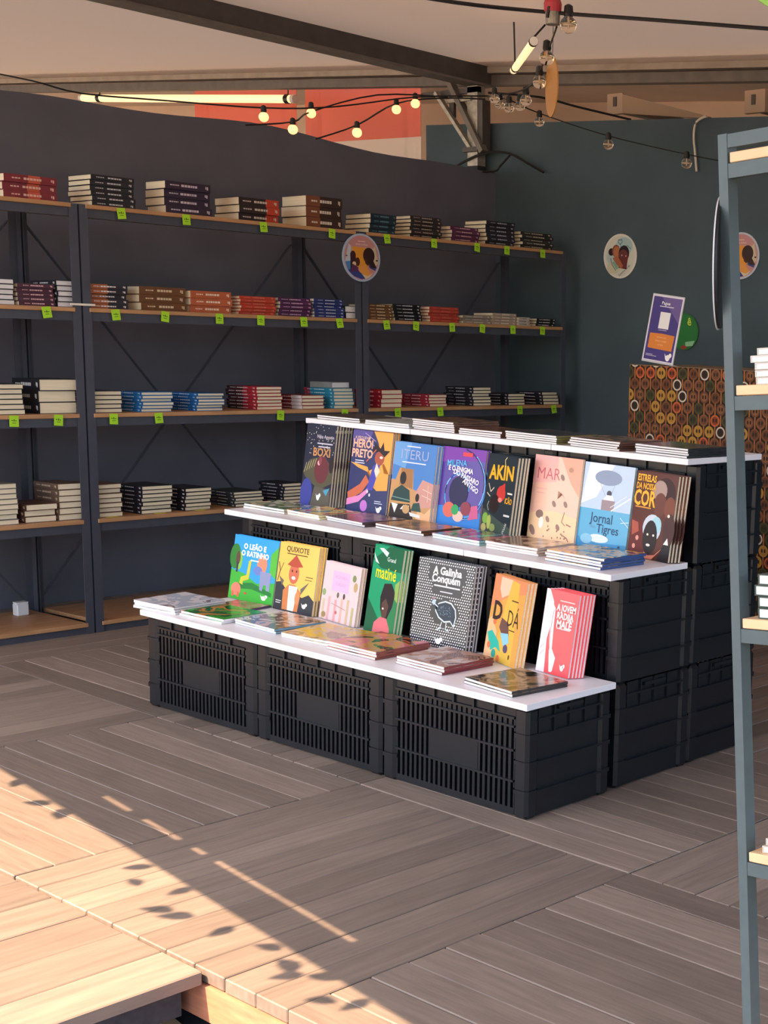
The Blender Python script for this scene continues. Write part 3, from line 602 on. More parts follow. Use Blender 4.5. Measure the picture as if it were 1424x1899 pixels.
ART['akin'] = ('#26323a', [('p','#3f5048',[(0,0),(1,0),(1,.12),(.5,.2),(0,.3)]),('t','#f2b42a','AKIN',.50,.77,.25,.03,1.0,.04),('l','#f2d98a',[(.6,.86),(.56,.94),(.62,.98)],.016),('e','#c93a34',(.56,.52,.15,.10)),('p','#c93a34',[(.5,.6),(.66,.66),(.7,.5)]),('e','#2a1c1c',(.38,.38,.16,.12)),('e','#e88a7a',(.55,.44,.07,.03)),('l','#d9c9b0',[(.1,.62),(.2,.52),(.3,.58)],.02),('l','#d9c9b0',[(.08,.5),(.2,.46)],.02),('l','#c9c0a8',[(.18,.4),(.14,.34),(.2,.28)],.014),('e','#7fae4a',(.12,.18,.10,.07)),('e','#a8b45a',(.26,.14,.07,.09)),('e','#b0a86a',(.1,.06,.09,.05)),('e','#8a9a5a',(.4,.08,.1,.05)),('t','#f2b42a','ICÃO',.84,.44,.10,.02,.7),('r','#e9e4d6',(.78,.53,.95,.55)),('r','#d9d9d9',(.74,.25,.94,.275)),('t','#d9d9d9','Waldé',.82,.10,.07,.0,.8,1.2)])
ART['mar'] = ('#f2bfa8', [('p','#f4a890',[(.55,1),(1,1),(1,.55),(.8,.7)]),('p','#f6cfa4',[(0,0),(1,0),(1,.3),(.5,.36),(0,.3)]),('p','#f0b0a8',[(0,.66),(.5,.7),(.5,1),(0,1)]),('t','#c4606a','MAR',.32,.78,.20,-.006,.95),('r','#e89a98',(.1,.60,.32,.606)),('r','#e89a98',(.1,.55,.30,.556))]+[('e','#9a7a70',(u,v,.055,.028),12,-.9) for u,v in ((.62,.76),(.5,.44),(.74,.45),(.4,.25),(.63,.17))]+[('e','#b58a70',(.78,.86,.05,.03)),('p','#b0826a',[(.56,.6),(.66,.56),(.74,.5),(.62,.58),(.56,.5)]),('e','#8a7068',(.22,.30,.08,.05)),('e','#f4ece4',(.27,.2,.05,.07)),('e','#9a7a70',(.10,.10,.05,.07),12,.6),('l','#b07a60',[(.74,.36),(.7,.24),(.78,.2)],.014),('l','#b07a60',[(.7,.1),(.84,.06),(.88,.02)],.018),('l','#a8786a',[(.8,.22),(.9,.2)],.02)]+[('e','#a8806a',(.35+.5*rr.random(),.03+.14*rr.random(),.014,.012),7) for _ in range(16)])
ART['jornal'] = ('#4fa6d0', [('r','#bcd0ea',(0,.46,1,1)),('p','#e2e8f4',[(.0,.5),(.3,.6),(.6,1),(.1,1)]),('e','#8a9ab4',(.5,.84,.27,.09)),('l','#9aa9bf',[(.36,.76),(.48,.62)],.008),('l','#9aa9bf',[(.64,.76),(.58,.62)],.008),('e','#4a4a58',(.55,.66,.05,.035)),('p','#e9eef6',[(.44,.58),(.66,.58),(.62,.64),(.5,.64)]),('p','#9a8a90',[(.42,.46),(.66,.46),(.68,.58),(.42,.58)]),('l','#eef4fa',[(.62,.46),(.98,.64)],.018),('l','#eef4fa',[(.6,.50),(.9,.66)],.008),('t','#24466a','Jornal',.46,.355,.16,.008,1.0),('t','#6f9fc0','dos',.30,.255,.07,.0),('t','#24466a','Tigres',.60,.235,.15,.008,1.0),('e','#dfeef6',(.44,.12,.2,.05)),('p','#3f8fc0',[(0,0),(1,0),(1,.09),(.3,.06),(0,.12)]),('e','#8cc4e0',(.2,.1,.12,.06)),('e','#24466a',(.86,.055,.025,.02),8),('l','#cfe6f4',[(.82,.40),(1,.30)],.01),('l','#cfe6f4',[(.84,.34),(1,.36)],.01)])
ART['estrelas'] = ('#5a2c22', [('p','#6a2f2c',[(0,0),(.5,0),(.4,.4),(0,.45)]),('e','#3a2422',(.72,.76,.26,.2)),('e','#a88f86',(.60,.80,.17,.12)),('e','#6a3f34',(.64,.64,.15,.14)),('e','#7a4636',(.88,.62,.13,.13)),('e','#4a2f2c',(.92,.36,.14,.2)),('e','#e9e2da',(.88,.53,.03,.02),8),('e','#c9d4e0',(.52,.36,.22,.16)),('e','#9fd0dc',(.62,.4,.12,.10)),('e','#2f2426',(.5,.25,.17,.2)),('e','#ece4dc',(.44,.28,.025,.014),8),('e','#ece4dc',(.58,.28,.025,.014),8),('e','#f0e4dc',(.48,.16,.05,.016),10),('p','#b05a4a',[(.02,.42),(.18,.40),(.22,.30),(.06,.24)]),('p','#e08a70',[(.4,.08),(.5,.04),(.66,.06),(.84,.16),(.6,0),(.4,0)]),('p','#2a2426',[(.72,0),(.84,.2),(1,.22),(1,0)]),('p','#f0ece8',[(.84,.2),(.92,.28),(.96,.2)]),('e','#e8a090',(.2,.22,.04,.03),8),('e','#e8a090',(.14,.12,.04,.03),8),
 ('t','#f2b23a','ESTRELAS',.26,.92,.11,.03,.72),('t','#f2b23a','DA NOSSA',.26,.825,.10,.03,.72),('t','#f2b23a','COR',.26,.68,.25,.03,.72),('r','#e09a3a',(.06,.575,.44,.59))])
STANDING = [
('leao',1,-1.730,.333,0,.240,.220,.160,2),('quixote',1,-1.470,.322,0,.200,.227,.160,3),('pink',1,-1.253,.337,-.12,.205,.189,.160,2),('green',1,-1.008,.315,-.18,.169,.276,.160,3),
('galinha',1,-.790,.307,-.02,.248,.262,.160,4),('dada',1,-.484,.321,-.30,.190,.250,.160,3),('male',1,-.255,.303,-.13,.141,.238,.160,5),
('boxi',2,-1.724,.633,0,.159,.290,.130,6),('heroi',2,-1.509,.661,0,.205,.283,.130,3),('iteru',2,-1.297,.665,-.06,.222,.258,.130,3),('milena',2,-1.069,.673,-.02,.207,.259,.130,2),
('akin',2,-.846,.660,-.27,.180,.256,.130,4),('mar',2,-.660,.682,-.04,.208,.266,.130,1),('jornal',2,-.451,.682,-.10,.220,.261,.130,1),('estrelas',2,-.223,.657,-.20,.190,.256,.130,4)]
SL = {'leao':'blue and green picture book with animals','quixote':'yellow picture book with a person in a pointed hat','pink':'pale pink picture book with a lilac title block','green':'green picture book with profile face',
'galinha':'black picture book with white dots and a speckled hen','dada':'orange and ochre picture book with big D letters','male':'red picture book with white block title','boxi':'dark starry picture book with a brown face',
'heroi':'navy picture book with a hero in an orange cape','iteru':'blue and sand picture book with two seated figures','milena':'purple and blue swirling picture book','akin':'dark picture book with large yellow title',
'mar':'pink and peach picture book titled in red brush letters','jornal':'light blue picture book with a grey balloon','estrelas':'brown picture book with four faces and yellow title'}
PCOL = {'galinha':M_PAGESW,'male':M_PAGESW}
for (nm, t, bx, by, yw, W, H, lean, n_) in STANDING:
    base, items = ART[nm]; T = .0088; ct = .0007
    cm = mat('coverprint_'+base.lstrip('#'), base, .32, coat=.25)
    me = MB().box(0, 0, 0, W, ct, H).box(0, T-ct, 0, W, T, H).box(0, ct, 0, ct, T-ct, H).mesh('cover', cm)
    pg = MB().box(ct, ct, .0015, W-.0015, T-ct, H-.0015).mesh('pages', PCOL.get(nm, M_PAGES))
    art = art_mesh('cover_art', W, H, items)
    for k in range(n_):
        off = Tr((.004*k+random.uniform(-.001, .002) if k else 0, .0092*k, 0))
        mw = STAND @ Tr((bx, by, ZB[t-1]+.0008+T*math.sin(lean))) @ Rz(yw) @ off @ Tr((0, 0, 0)) @ Rx(-lean)
        pos = 'front copy' if k == 0 else ('copy right behind the front one' if k == 1 else ORD[k].split()[0]+' copy back')
        if n_ == 1: pos = ''
        b = thing('picture_book', (SL[nm]+(', '+pos if pos else ', standing'))[:120], 'book', mw, 'picture books standing on the tiers')
        c = ob('cover', me); c.parent = b
        g = ob('pages', pg); g.parent = b
        a = ob('cover_art', art); a.parent = c

# ------------------------------------------------------------------ flat picture books
def flat_mat(key, cols, scale=9., seed=0.):
    m = bpy.data.materials.new('flatprint_'+key); m.use_nodes = True; N, L = nodes(m); b = N['Principled BSDF']
    tc = N.new('ShaderNodeTexCoord'); mp = N.new('ShaderNodeMapping'); mp.inputs['Location'].default_value = (seed, seed*1.7, 0); L.new(tc.outputs['Object'], mp.inputs[0])
    nz = N.new('ShaderNodeTexNoise'); nz.inputs['Scale'].default_value = scale; nz.inputs['Detail'].default_value = 2.5; nz.inputs['Distortion'].default_value = 1.2; L.new(mp.outputs[0], nz.inputs[0])
    cr = N.new('ShaderNodeValToRGB'); cr.color_ramp.interpolation = 'CONSTANT'; el = cr.color_ramp.elements
    n_ = len(cols)
    for i, c in enumerate(cols):
        p_ = 0 if i == 0 else .34+.34*(i-1)/max(1, n_-2)
        e = el[i] if i < 2 else el.new(p_)
        e.position = p_; e.color = (*lin(c), 1)
    L.new(nz.outputs[0], cr.inputs[0]); L.new(cr.outputs[0], b.inputs['Base Color'])
    b.inputs['Roughness'].default_value = .25; b.inputs['Coat Weight'].default_value = .4; b.inputs['Coat Roughness'].default_value = .1
    return m
FLAT = [  # tier, cx, cy, yaw, w, h, copies, key colours, spine colour, label
(1,-1.690,.121,.10,.200,.205,3,['#dcd6dc','#b9c4d4','#e8e4ea','#8a8490','#cfc0b4'],'#d8d8de','pale grey sketch covered picture book'),
(1,-1.560,.255,.10,.150,.140,1,['#5a4a72','#a8606a','#c9788a','#6a4a7a'],'#5a4a72','purple and rose picture book'),
(1,-1.470,.128,.02,.210,.170,2,['#2f8a3a','#3fae3a','#1f6a34','#c98a4a','#2f9a3a'],'#e6e6ea','green picture book with orange animal'),
(1,-1.235,.175,-.03,.215,.190,2,['#5f8aa0','#c9a890','#7a5a52','#dcd0c8','#3f6a80'],'#6f9ab0','blue and tan picture book'),
(1,-.990,.165,.10,.215,.190,2,['#b59a80','#e0b83a','#cfb59a','#8a7a62','#d9c9b0'],'#c9b9a4','tan picture book with yellow stripes'),
(1,-.760,.160,.00,.215,.205,3,['#c0694a','#3a2420','#d98a4a','#e07a84','#e9d0d4'],'#8a4a42','orange and rose dark-patched picture book'),
(1,-.482,.165,-.04,.200,.190,3,['#9a6a52','#7a4a3c','#b58a74','#cfc0b8','#8a5a48'],'#7a2f34','reddish brown picture book'),
(1,-.170,.135,-.10,.205,.195,2,['#7a6450','#2f2a24','#a08464','#4a4a34','#b58a74'],'#2a2422','dark olive brown picture book'),
(2,-1.640,.490,.02,.215,.150,2,['#7fa48a','#d9d0b0','#4f7a62','#e0e0d8','#8a5a4a'],'#b9a890','sage green picture book'),
(2,-1.440,.500,-.05,.190,.160,2,['#e0c04a','#c9502f','#f0dc8a','#3f8a9a','#d9d6c0'],'#e6dfb0','yellow picture book with red blot'),
(2,-1.225,.510,-.06,.205,.170,2,['#8a6a5a','#5a3f5a','#a08070','#7a5a4f'],'#4a3a38','brown picture book with plum patch'),
(2,-.985,.520,-.03,.230,.165,2,['#d98f3a','#3a2a22','#b5763a','#e0a85a'],'#4a3428','orange and dark brown picture book'),
(2,-.720,.515,-.05,.215,.165,2,['#4f9a9a','#7ac0b8','#5a4a6a','#c97a8a','#2f5a5a'],'#8fc4c4','teal picture book with pink patches'),
(2,-.470,.500,.00,.210,.165,3,['#c9a084','#8a6a5a','#e0c0a4','#6a5a54'],'#c9b4a4','peach brown picture book'),
(2,-.190,.475,-.04,.225,.180,4,['#d99a3a','#4a6a9a','#e0b050','#2a2f4a','#8a5a7a'],'#34508a','orange and blue picture book'),
(3,-1.600,.800,.05,.220,.200,2,['#3a322c','#5a4a3c','#2a2422'],'#6a5a48','dark brown picture book'),
(3,-1.340,.790,.00,.220,.190,2,['#9ab4b0','#c9cfc8','#7a948f'],'#b9c4c0','grey green picture book'),
(3,-1.110,.800,-.04,.210,.200,5,['#5a4034','#8a6a54','#3a2a24','#a08a70'],'#6a4a3c','mottled brown picture book'),
(3,-.885,.775,.03,.190,.170,3,['#7a5444','#5a3a30','#9a7460'],'#6a4438','chestnut picture book'),
(3,-.650,.780,-.06,.230,.190,4,['#23242c','#3a3c48','#14141a'],'#7a7440','near black olive-spined picture book'),
(3,-.390,.785,-.05,.215,.190,4,['#5a3f34','#3a2620','#a88a74','#4a322a'],'#5a3a2c','dark chocolate picture book'),
(3,-.135,.790,-.06,.210,.185,4,['#2a2c2a','#4a4a3c','#1a1c1a','#8a8468'],'#1f2022','black and olive picture book')]
TIERN = {1:'front tier', 2:'middle tier', 3:'top tier'}
for i, (t, cx, cy, yw, W, H, n_, cols, sp, lab) in enumerate(FLAT):
    T = .0072 if t < 3 else .0060; ct = .0006
    fm = flat_mat(str(i), cols, 11, i*.73); sm = mat('flatspine_'+sp.lstrip('#'), sp, .4)
    # spine on the right hand side (x=W), thin boards; the top board is gently bowed
    m = MB(); nseg = 6
    def bow(x): return .0035*math.cos(math.pi*(x/W))*0+.004*(x/W-.5)**2
    c = MB()
    c.cur = 0
    for s in range(nseg):
        xa, xb = W*s/nseg, W*(s+1)/nseg
        c.hexa([(xa, 0, T-ct+bow(xa)), (xb, 0, T-ct+bow(xb)), (xb, H, T-ct+bow(xb)), (xa, H, T-ct+bow(xa)), (xa, 0, T+bow(xa)), (xb, 0, T+bow(xb)), (xb, H, T+bow(xb)), (xa, H, T+bow(xa))])
    c.cur = 1; c.box(W-.001, 0, 0, W, H, T-ct); c.box(0, 0, 0, W, H, ct)
    cme = c.mesh('cover', [fm, sm])
    pgm = MB().box(.001, .001, ct, W-.001, H-.001, T-ct).mesh('pages', M_PAGESW)
    for k in range(n_):
        a = yw+random.uniform(-.03, .03)
        mw = STAND @ Tr((cx+random.uniform(-.004, .004), cy+random.uniform(-.004, .004), ZB[t-1]+.0006+k*(T+.0011))) @ Rz(a) @ Tr((-W/2, -H/2, 0))
        b = thing('picture_book', f'{order_word(k, n_)} {lab}, lying flat on the {TIERN[t]}', 'book', mw, 'picture books lying flat on the tiers')
        o = ob('cover', cme); o.parent = b
        g = ob('pages', pgm); g.parent = b

# ------------------------------------------------------------------ round signs
def disc_sign(label, mw, r, base, items, plane='xz', face=None):
    d = thing('round_sign', label, 'sign', mw, 'round illustrated signs')
    ax = 'y' if plane == 'xz' else 'x'
    prof = [(r, 0.0), (r, .005)]
    m = MB().lathe(prof, 40, ax)
    if plane == 'xz': bm = m.mesh('disc', col_mat(base))
    else:
        m.v = [(-x, y, z) for x, y, z in m.v]; bm = m.mesh('disc', col_mat(base))
    o = ob('disc', bm); o.parent = d
    if items:
        a = art_mesh('disc_art', 2*r, 2*r, [tuple([it[0], it[1]]+list(it[2:])) for it in items], plane)
        ao = ob('disc_art', a); ao.parent = o
    return d
def clipc(items):      # shift unit square art so that the disc centre is the origin
    out = []
    for it in items:
        if it[0] in 'pl': out.append((it[0], it[1], [(u-.5, v-.5) for u, v in it[2]])+tuple(it[3:]))
        elif it[0] == 'r': u0, v0, u1, v1 = it[2]; out.append(('r', it[1], (u0-.5, v0-.5, u1-.5, v1-.5)))
        elif it[0] == 'e': cx, cy, rx, ry = it[2]; out.append(('e', it[1], (cx-.5, cy-.5, rx, ry))+tuple(it[3:]))
        elif it[0] == 't': out.append(('t', it[1], it[2], it[3]-.5, it[4]-.5)+tuple(it[5:]))
    return out
FAM = clipc([('e','#c08a8c',(.5,.5,.46,.46),36),('p','#c9a08a',[(.2,.72),(.8,.72),(.84,.5),(.16,.5)]),('p','#e0982f',[(.26,.72),(.74,.7),(.66,.3),(.34,.3)]),('p','#b9c4d0',[(.06,.4),(.16,.78),(.22,.72),(.2,.3)]),('p','#c9bda0',[(.94,.4),(.86,.76),(.78,.68),(.82,.3)]),('p','#4a86c0',[(.07,.4),(.2,.42),(.26,.12),(.14,.22)]),('p','#35448a',[(.14,.22),(.3,.32),(.5,.16),(.7,.1),(.5,.05),(.3,.1)]),('p','#2f4a86',[(.70,.30),(.86,.24),(.88,.3),(.8,.36),(.68,.4)]),('p','#e09a4a',[(.42,.3),(.60,.36),(.74,.18),(.66,.1),(.44,.2)]),('p','#d9c9a8',[(.5,.16),(.66,.12),(.8,.2),(.7,.1),(.6,.06)]),('e','#3a2226',(.27,.54,.075,.09)),('p','#3a2226',[(.2,.52),(.34,.54),(.36,.30),(.2,.26)]),('e','#4a2a22',(.39,.41,.062,.09)),('e','#35201f',(.69,.55,.155,.17)),('p','#4a2c22',[(.56,.50),(.60,.38),(.66,.34),(.74,.40)]),('p','#35201f',[(.62,.44),(.80,.46),(.90,.30),(.76,.30)]),('e','#e0c09a',(.3,.36,.05,.05)),('p','#5a2f5a',[(.2,.2),(.26,.36),(.4,.3),(.4,.2)]),('t','#f0d9d0','NOSSA FAMÍLIA',.5,.77,.05,.0,.9),('r','#ead0c4',(.40,.83,.6,.845)),('e','#1f2030',(.90,.46,.03,.02),6),('e','#26304a',(.10,.52,.03,.015),6)])
disc_sign('round sign of three dark haired heads hung on the shelving posts', Tr((.675, -.479, 1.545)), .108, '#a9bcd6', FAM, 'yz')
disc_sign('round sign of three dark haired heads seen through the steel bookcase', Tr((1.725, 1.012, 1.628)), .114, '#b9c4d6', FAM)
HUG = clipc([('e','#cfd3c6',(.5,.5,.455,.455),36),('e','#a8c4c8',(.62,.72,.26,.20)),('e','#b0c8c8',(.24,.48,.14,.16)),('e','#c9c9b0',(.3,.24,.2,.14)),('l','#2f4a5a',[(.5,.76),(.44,.82),(.46,.88),(.5,.85),(.54,.88),(.57,.82),(.5,.76)],.014),('l','#2f4a5a',[(.52,.76),(.52,.66),(.62,.68),(.72,.73),(.82,.66)],.012),('e','#33222a',(.24,.60,.09,.085)),('e','#8a5040',(.38,.62,.12,.14)),('e','#b5744f',(.40,.60,.10,.12)),('e','#2a2028',(.62,.56,.16,.18)),('e','#6a3a3a',(.60,.48,.15,.17)),('p','#6a3434',[(.46,.24),(.46,.46),(.74,.44),(.70,.2)]),('p','#a8684a',[(.28,.46),(.42,.52),(.6,.28),(.54,.22),(.36,.34)]),('p','#7fae9a',[(.26,.36),(.34,.4),(.46,.24),(.4,.2)]),('l','#2f4a5a',[(.22,.46),(.26,.32),(.38,.18)],.016),('e','#e9b0a8',(.56,.52,.02,.015),8),('e','#e9b0a8',(.68,.50,.02,.015),8),('t','#2a2226','Somos e Pérola',.64,.18,.075,.0,.85,.62)])
disc_sign('pale round sign with two people hugging, on the back wall', Tr((.935, 1.012, 1.642)), .115, '#dcdcd4', HUG)
GRN = clipc([('e','#2f7a3f',(.5,.5,.46,.46),36),('p','#8fc49a',[(.55,.22),(.88,.26),(.8,.12),(.56,.1)]),('e','#a03a34',(.5,.08,.10,.05)),('t','#c9d94a','ê',.68,.76,.30,.02)])
disc_sign('green round sign on the back wall, partly behind the purple sign', Tr((1.375, 1.012, 1.255)), .094, '#2f6a3a', GRN)
# amber disc hanging among the bulbs, seen nearly edge on
vdir = Vector((1.667, -.267, 0))-Vector((CAM.x, CAM.y, 0)); va = math.atan2(vdir.y, vdir.x)
AMB = clipc([('e','#c9903f',(.5,.5,.47,.47),36),('e','#3a2a1c',(.45,.55,.18,.2),9),('p','#2f221a',[(.3,.4),(.6,.35),(.7,.5),(.5,.75)]),('e','#d9a050',(.5,.2,.2,.1))])
disc_sign('amber round sign hanging among the clear bulbs', Tr((1.667, -.267, 2.245)) @ Rz(va+.21), .122, '#c48a3f', AMB)
disc_sign('lime green round sign hanging near the steel bookcase top', Tr((4.395, -2.425, 1.938)) @ Rz(.75), .10, '#9fd86a', clipc([('e','#8fe05a',(.5,.5,.42,.42),30),('r','#e9f6dc',(.3,.55,.7,.6))]))
hang = MB().tube([(4.395, -2.425, 2.038), (4.395, -2.42, 2.355)], .0012, 5)
tag(ob('hanging_thread', hang.mesh('hanging_thread', M_BLACK)), 'thin thread holding the lime green round sign', 'thread')
hang = MB().tube([(1.667, -.267, 2.366), (1.667, -.26, 2.565)], .0015, 5)
tag(ob('hanging_thread', hang.mesh('hanging_thread', M_BLACK)), 'thin thread holding the amber round sign', 'thread')

# ------------------------------------------------------------------ printed cloth counter and its sign
def cloth_mat():
    m = bpy.data.materials.new('printed_cloth'); m.use_nodes = True; N, L = nodes(m); b = N['Principled BSDF']; b.inputs['Roughness'].default_value = .9
    def mt(op, a=None, bb=None, v=None):
        n_ = N.new('ShaderNodeMath'); n_.operation = op
        for i, x in enumerate((a, bb)):
            if x is None: continue
            if isinstance(x, (int, float)): n_.inputs[i].default_value = x
            else: L.new(x, n_.inputs[i])
        return n_.outputs[0]
    tc = N.new('ShaderNodeTexCoord'); sp = N.new('ShaderNodeSeparateXYZ'); L.new(tc.outputs['Object'], sp.inputs[0])
    xy = mt('ADD', sp.outputs[0], sp.outputs[1])
    u = mt('DIVIDE', xy, .062); v = mt('DIVIDE', sp.outputs[2], .050)
    row = mt('FLOOR', v); odd = mt('MODULO', mt('ABSOLUTE', row), 2)
    us = mt('ADD', u, mt('MULTIPLY', odd, .5)); colm = mt('FLOOR', us)
    du = mt('SUBTRACT', mt('SUBTRACT', us, colm), .5); dv = mt('SUBTRACT', mt('SUBTRACT', v, row), .5)
    dist = mt('SQRT', mt('ADD', mt('POWER', mt('ABSOLUTE', mt('MULTIPLY', du, 1.1)), 2), mt('POWER', mt('ABSOLUTE', mt('MULTIPLY', dv, .86)), 2)))
    cb = N.new('ShaderNodeCombineXYZ'); L.new(colm, cb.inputs[0]); L.new(row, cb.inputs[1])
    wn = N.new('ShaderNodeTexWhiteNoise'); L.new(cb.outputs[0], wn.inputs[0])
    def ramp(cols, fac):
        r = N.new('ShaderNodeValToRGB'); r.color_ramp.interpolation = 'CONSTANT'
        for i, c in enumerate(cols):
            e = r.color_ramp.elements[i] if i < 2 else r.color_ramp.elements.new(i/len(cols)); e.position = i/len(cols); e.color = (*lin(c), 1)
        L.new(fac, r.inputs[0]); return r.outputs[0]
    outer = ramp(['#7a4a2c', '#c9643a', '#b98a3a', '#4f4a2a', '#8a5636', '#cfc0b0', '#6a4430'], wn.outputs[0])
    inner = ramp(['#5f3a26', '#8a3f26', '#b07f36', '#3a3a22', '#6f4630', '#33261f', '#8a5a3a'], wn.outputs[0])
    # face like inner motif: two dark drops
    fx = mt('SUBTRACT', mt('ABSOLUTE', du), .12)
    eye = mt('LESS_THAN', mt('SQRT', mt('ADD', mt('POWER', mt('ABSOLUTE', fx), 2), mt('POWER', mt('ABSOLUTE', mt('MULTIPLY', mt('SUBTRACT', dv, .02), .42)), 2))), .075)
    def mix(f, a, bb):
        n_ = N.new('ShaderNodeMix'); n_.data_type = 'RGBA'; L.new(f, n_.inputs[0])
        for i, x in ((6, a), (7, bb)):
            if isinstance(x, str): n_.inputs[i].default_value = (*lin(x), 1)
            else: L.new(x, n_.inputs[i])
        return n_.outputs[2]
    c = mix(mt('LESS_THAN', dist, .44), '#2c1d14', outer)
    c = mix(mt('LESS_THAN', dist, .32), c, inner)
    c = mix(eye, c, '#33231a')
    stem = mt('MULTIPLY', mt('LESS_THAN', mt('ABSOLUTE', mt('SUBTRACT', mt('ABSOLUTE', du), .5)), .055), mt('GREATER_THAN', dist, .42))
    c = mix(stem, c, '#a8683a')
    L.new(c, b.inputs['Base Color']); return m
ct_ = thing('cloth_covered_counter', 'counter draped in brown African print cloth before the back wall', 'counter', Tr((1.715, .2, -.12)))
cm = MB(); nn = 30
for i in range(nn):
    xa, xb = 1.55*i/nn, 1.55*(i+1)/nn
    f = lambda x: .006*math.sin(x*19)+.004*math.sin(x*43+1)
    ta, tb_ = 1.209-.019*xa, 1.209-.019*xb
    cm.hexa([(xa-.02 if i == 0 else xa, f(xa)-.01, .03), (xb, f(xb)-.01, .03), (xb, f(xb)+.002, .03), (xa-.02 if i == 0 else xa, f(xa)+.002, .03), (xa, 0, ta), (xb, 0, tb_), (xb, .006, tb_), (xa, .006, ta)])
cm.hexa([(-.02, .0, .03), (-.01, 0, .03), (-.01, .5, .03), (-.02, .5, .03), (0, 0, 1.209), (.006, 0, 1.209), (.006, .5, 1.209), (0, .5, 1.209)])
part('cloth', cm, cloth_mat(), ct_)
tp = MB(); tp.hexa([(0, 0, 1.197), (1.55, 0, 1.167), (1.55, .5, 1.167), (0, .5, 1.197), (0, 0, 1.211), (1.55, 0, 1.181), (1.55, .5, 1.181), (0, .5, 1.211)])
part('top', tp, mat('counter_top', '#8a735a', .6), ct_)
part('body', MB().box(.01, .02, .0, 1.54, .49, 1.16), M_BEAMD, ct_)
sg = thing('counter_sign', 'purple payment sign with orange panel standing on the cloth counter', 'sign', Tr((1.765, .222, 1.112)) @ Ry(.115) @ Rx(-.12))
part('acrylic_sheet', MB().box(0, .0, .0, .185, .004, .305), mat('acrylic', '#cfd3dc', .15), sg, bevel=.0006)
PAG = [('r','#e6e4f0',(.02,.015,.98,.985)),('r','#4a3f86',(.05,.03,.95,.965)),('p','#6f5f9a',[(.3,.965),(.95,.965),(.95,.6)]),('t','#ffffff','Pague',.46,.875,.07,.01),('r','#e6e2f2',(.28,.82,.72,.832)),('r','#f0f0f2',(.34,.50,.66,.745)),('r','#cfcfe0',(.36,.475,.62,.482)),('p','#e0873a',[(.12,.20),(.88,.19),(.90,.42),(.5,.43),(.12,.42)]),('t','#f6c9a0','aponte a sua',.5,.375,.035),('t','#f6c9a0','câmera e pague',.5,.32,.035),('t','#f6c9a0','na hora',.5,.265,.035)]+lines('#d6d2e6',.10,.105,[.22,.34],.02,.008)+logo('#ffffff',.80,.09,2.2)
po = ob('sign_print', art_mesh('sign_print', .185, .305, PAG)); po.parent = sg
part('foot', MB().box(.0, .0, -.003, .185, .075, .0015), mat('acrylic', '#cfd3dc', .15), sg)

# ------------------------------------------------------------------ near steel bookcase on the right
LX = -.0639
CASE = Tr((4.9864, -3.276, 0)) @ Matrix(((1, 0, LX, 0), (0, 1, 0, 0), (0, 0, 1, 0), (0, 0, 0, 1)))
CASE = Tr((4.9864, -3.276, 0)) @ Ry(math.atan(LX)) @ Rz(-.0416)
GH = (1.4335, 1.104, .7629, .4088, .06)
bc = thing('steel_bookcase', 'grey steel bookcase with pale wood shelves at the deck edge', 'shelf', CASE)
BW, BD = 1.15, .34
for (x, y) in ((-.015, 0), (BW, 0), (-.015, BD), (BW, BD)):
    m = MB().box(x, y, -.145, x+.0165, y+.004, 1.46).box(x+.0125, y+.004, -.145, x+.0165, y+.022, 1.46)
    part('post', m, M_CASE, bc)
for i, h in enumerate(GH):
    part('shelf_board', MB().box(.004, .002, h-.0145, BW-.002, BD-.002, h), M_LIGHTWOOD, bc, bevel=.001)
    part('shelf_rail', MB().box(.0015, .001, h-.036, BW, .012, h-.0155), M_CASE, bc)
    part('shelf_rail', MB().box(.0015, BD-.01, h-.036, BW, BD, h-.0155), M_CASE, bc)
part('top_rail', MB().box(.0015, .001, 1.440, BW, .006, 1.459), M_CASE, bc)
sd = MB().lathe([(.094, 0), (.094, .004)], 40, 'y')
v2 = Vector((4.9, -3.28, 0))-Vector((CAM.x, CAM.y, 0)); va2 = math.atan2(v2.y, v2.x)
d_ = thing('round_sign', 'black backed round sign seen edge on beside the bookcase post', 'sign', Tr((4.859, -3.232, 1.278)) @ Rz(va2-.085), 'round illustrated signs')
o = ob('disc', sd.mesh('disc', mat('disc_black', '#15171c', .6))); o.parent = d_
ed = MB().lathe([(.0965, .004), (.0965, .006)], 40, 'y'); o = ob('face', ed.mesh('face', mat('disc_white', '#c9ccd2', .5))); o.parent = d_
for (lv, n_, T, W, H, x, y, cov, noun) in ((1, 5, .0105, .14, .21, .030, .012, '#c9c4bb', 'white paged book on the second bookcase shelf'), (2, 4, .0165, .16, .22, .022, .010, '#3a4a44', 'thick white paged book on the third bookcase shelf'), (3, 2, .011, .17, .22, .026, .012, '#bdb4a6', 'pale book on the fourth bookcase shelf')):
    ms = book_meshes('near%d' % lv, W, H, T-.0006, cov, M_PAGESW)
    for k in range(n_):
        mw = CASE @ Tr((x+random.uniform(-.002, .006)-.006*(k == n_-2)+W, y+random.uniform(0, .004), GH[lv]+.0004+k*T)) @ Rz(random.uniform(-.02, .02)) @ Matrix.Diagonal((1, 1, 1, 1)) @ Tr((-W, 0, 0))
        put_book(ms, mw, f'{order_word(k, n_)} {noun}', 'books on the steel bookcase')

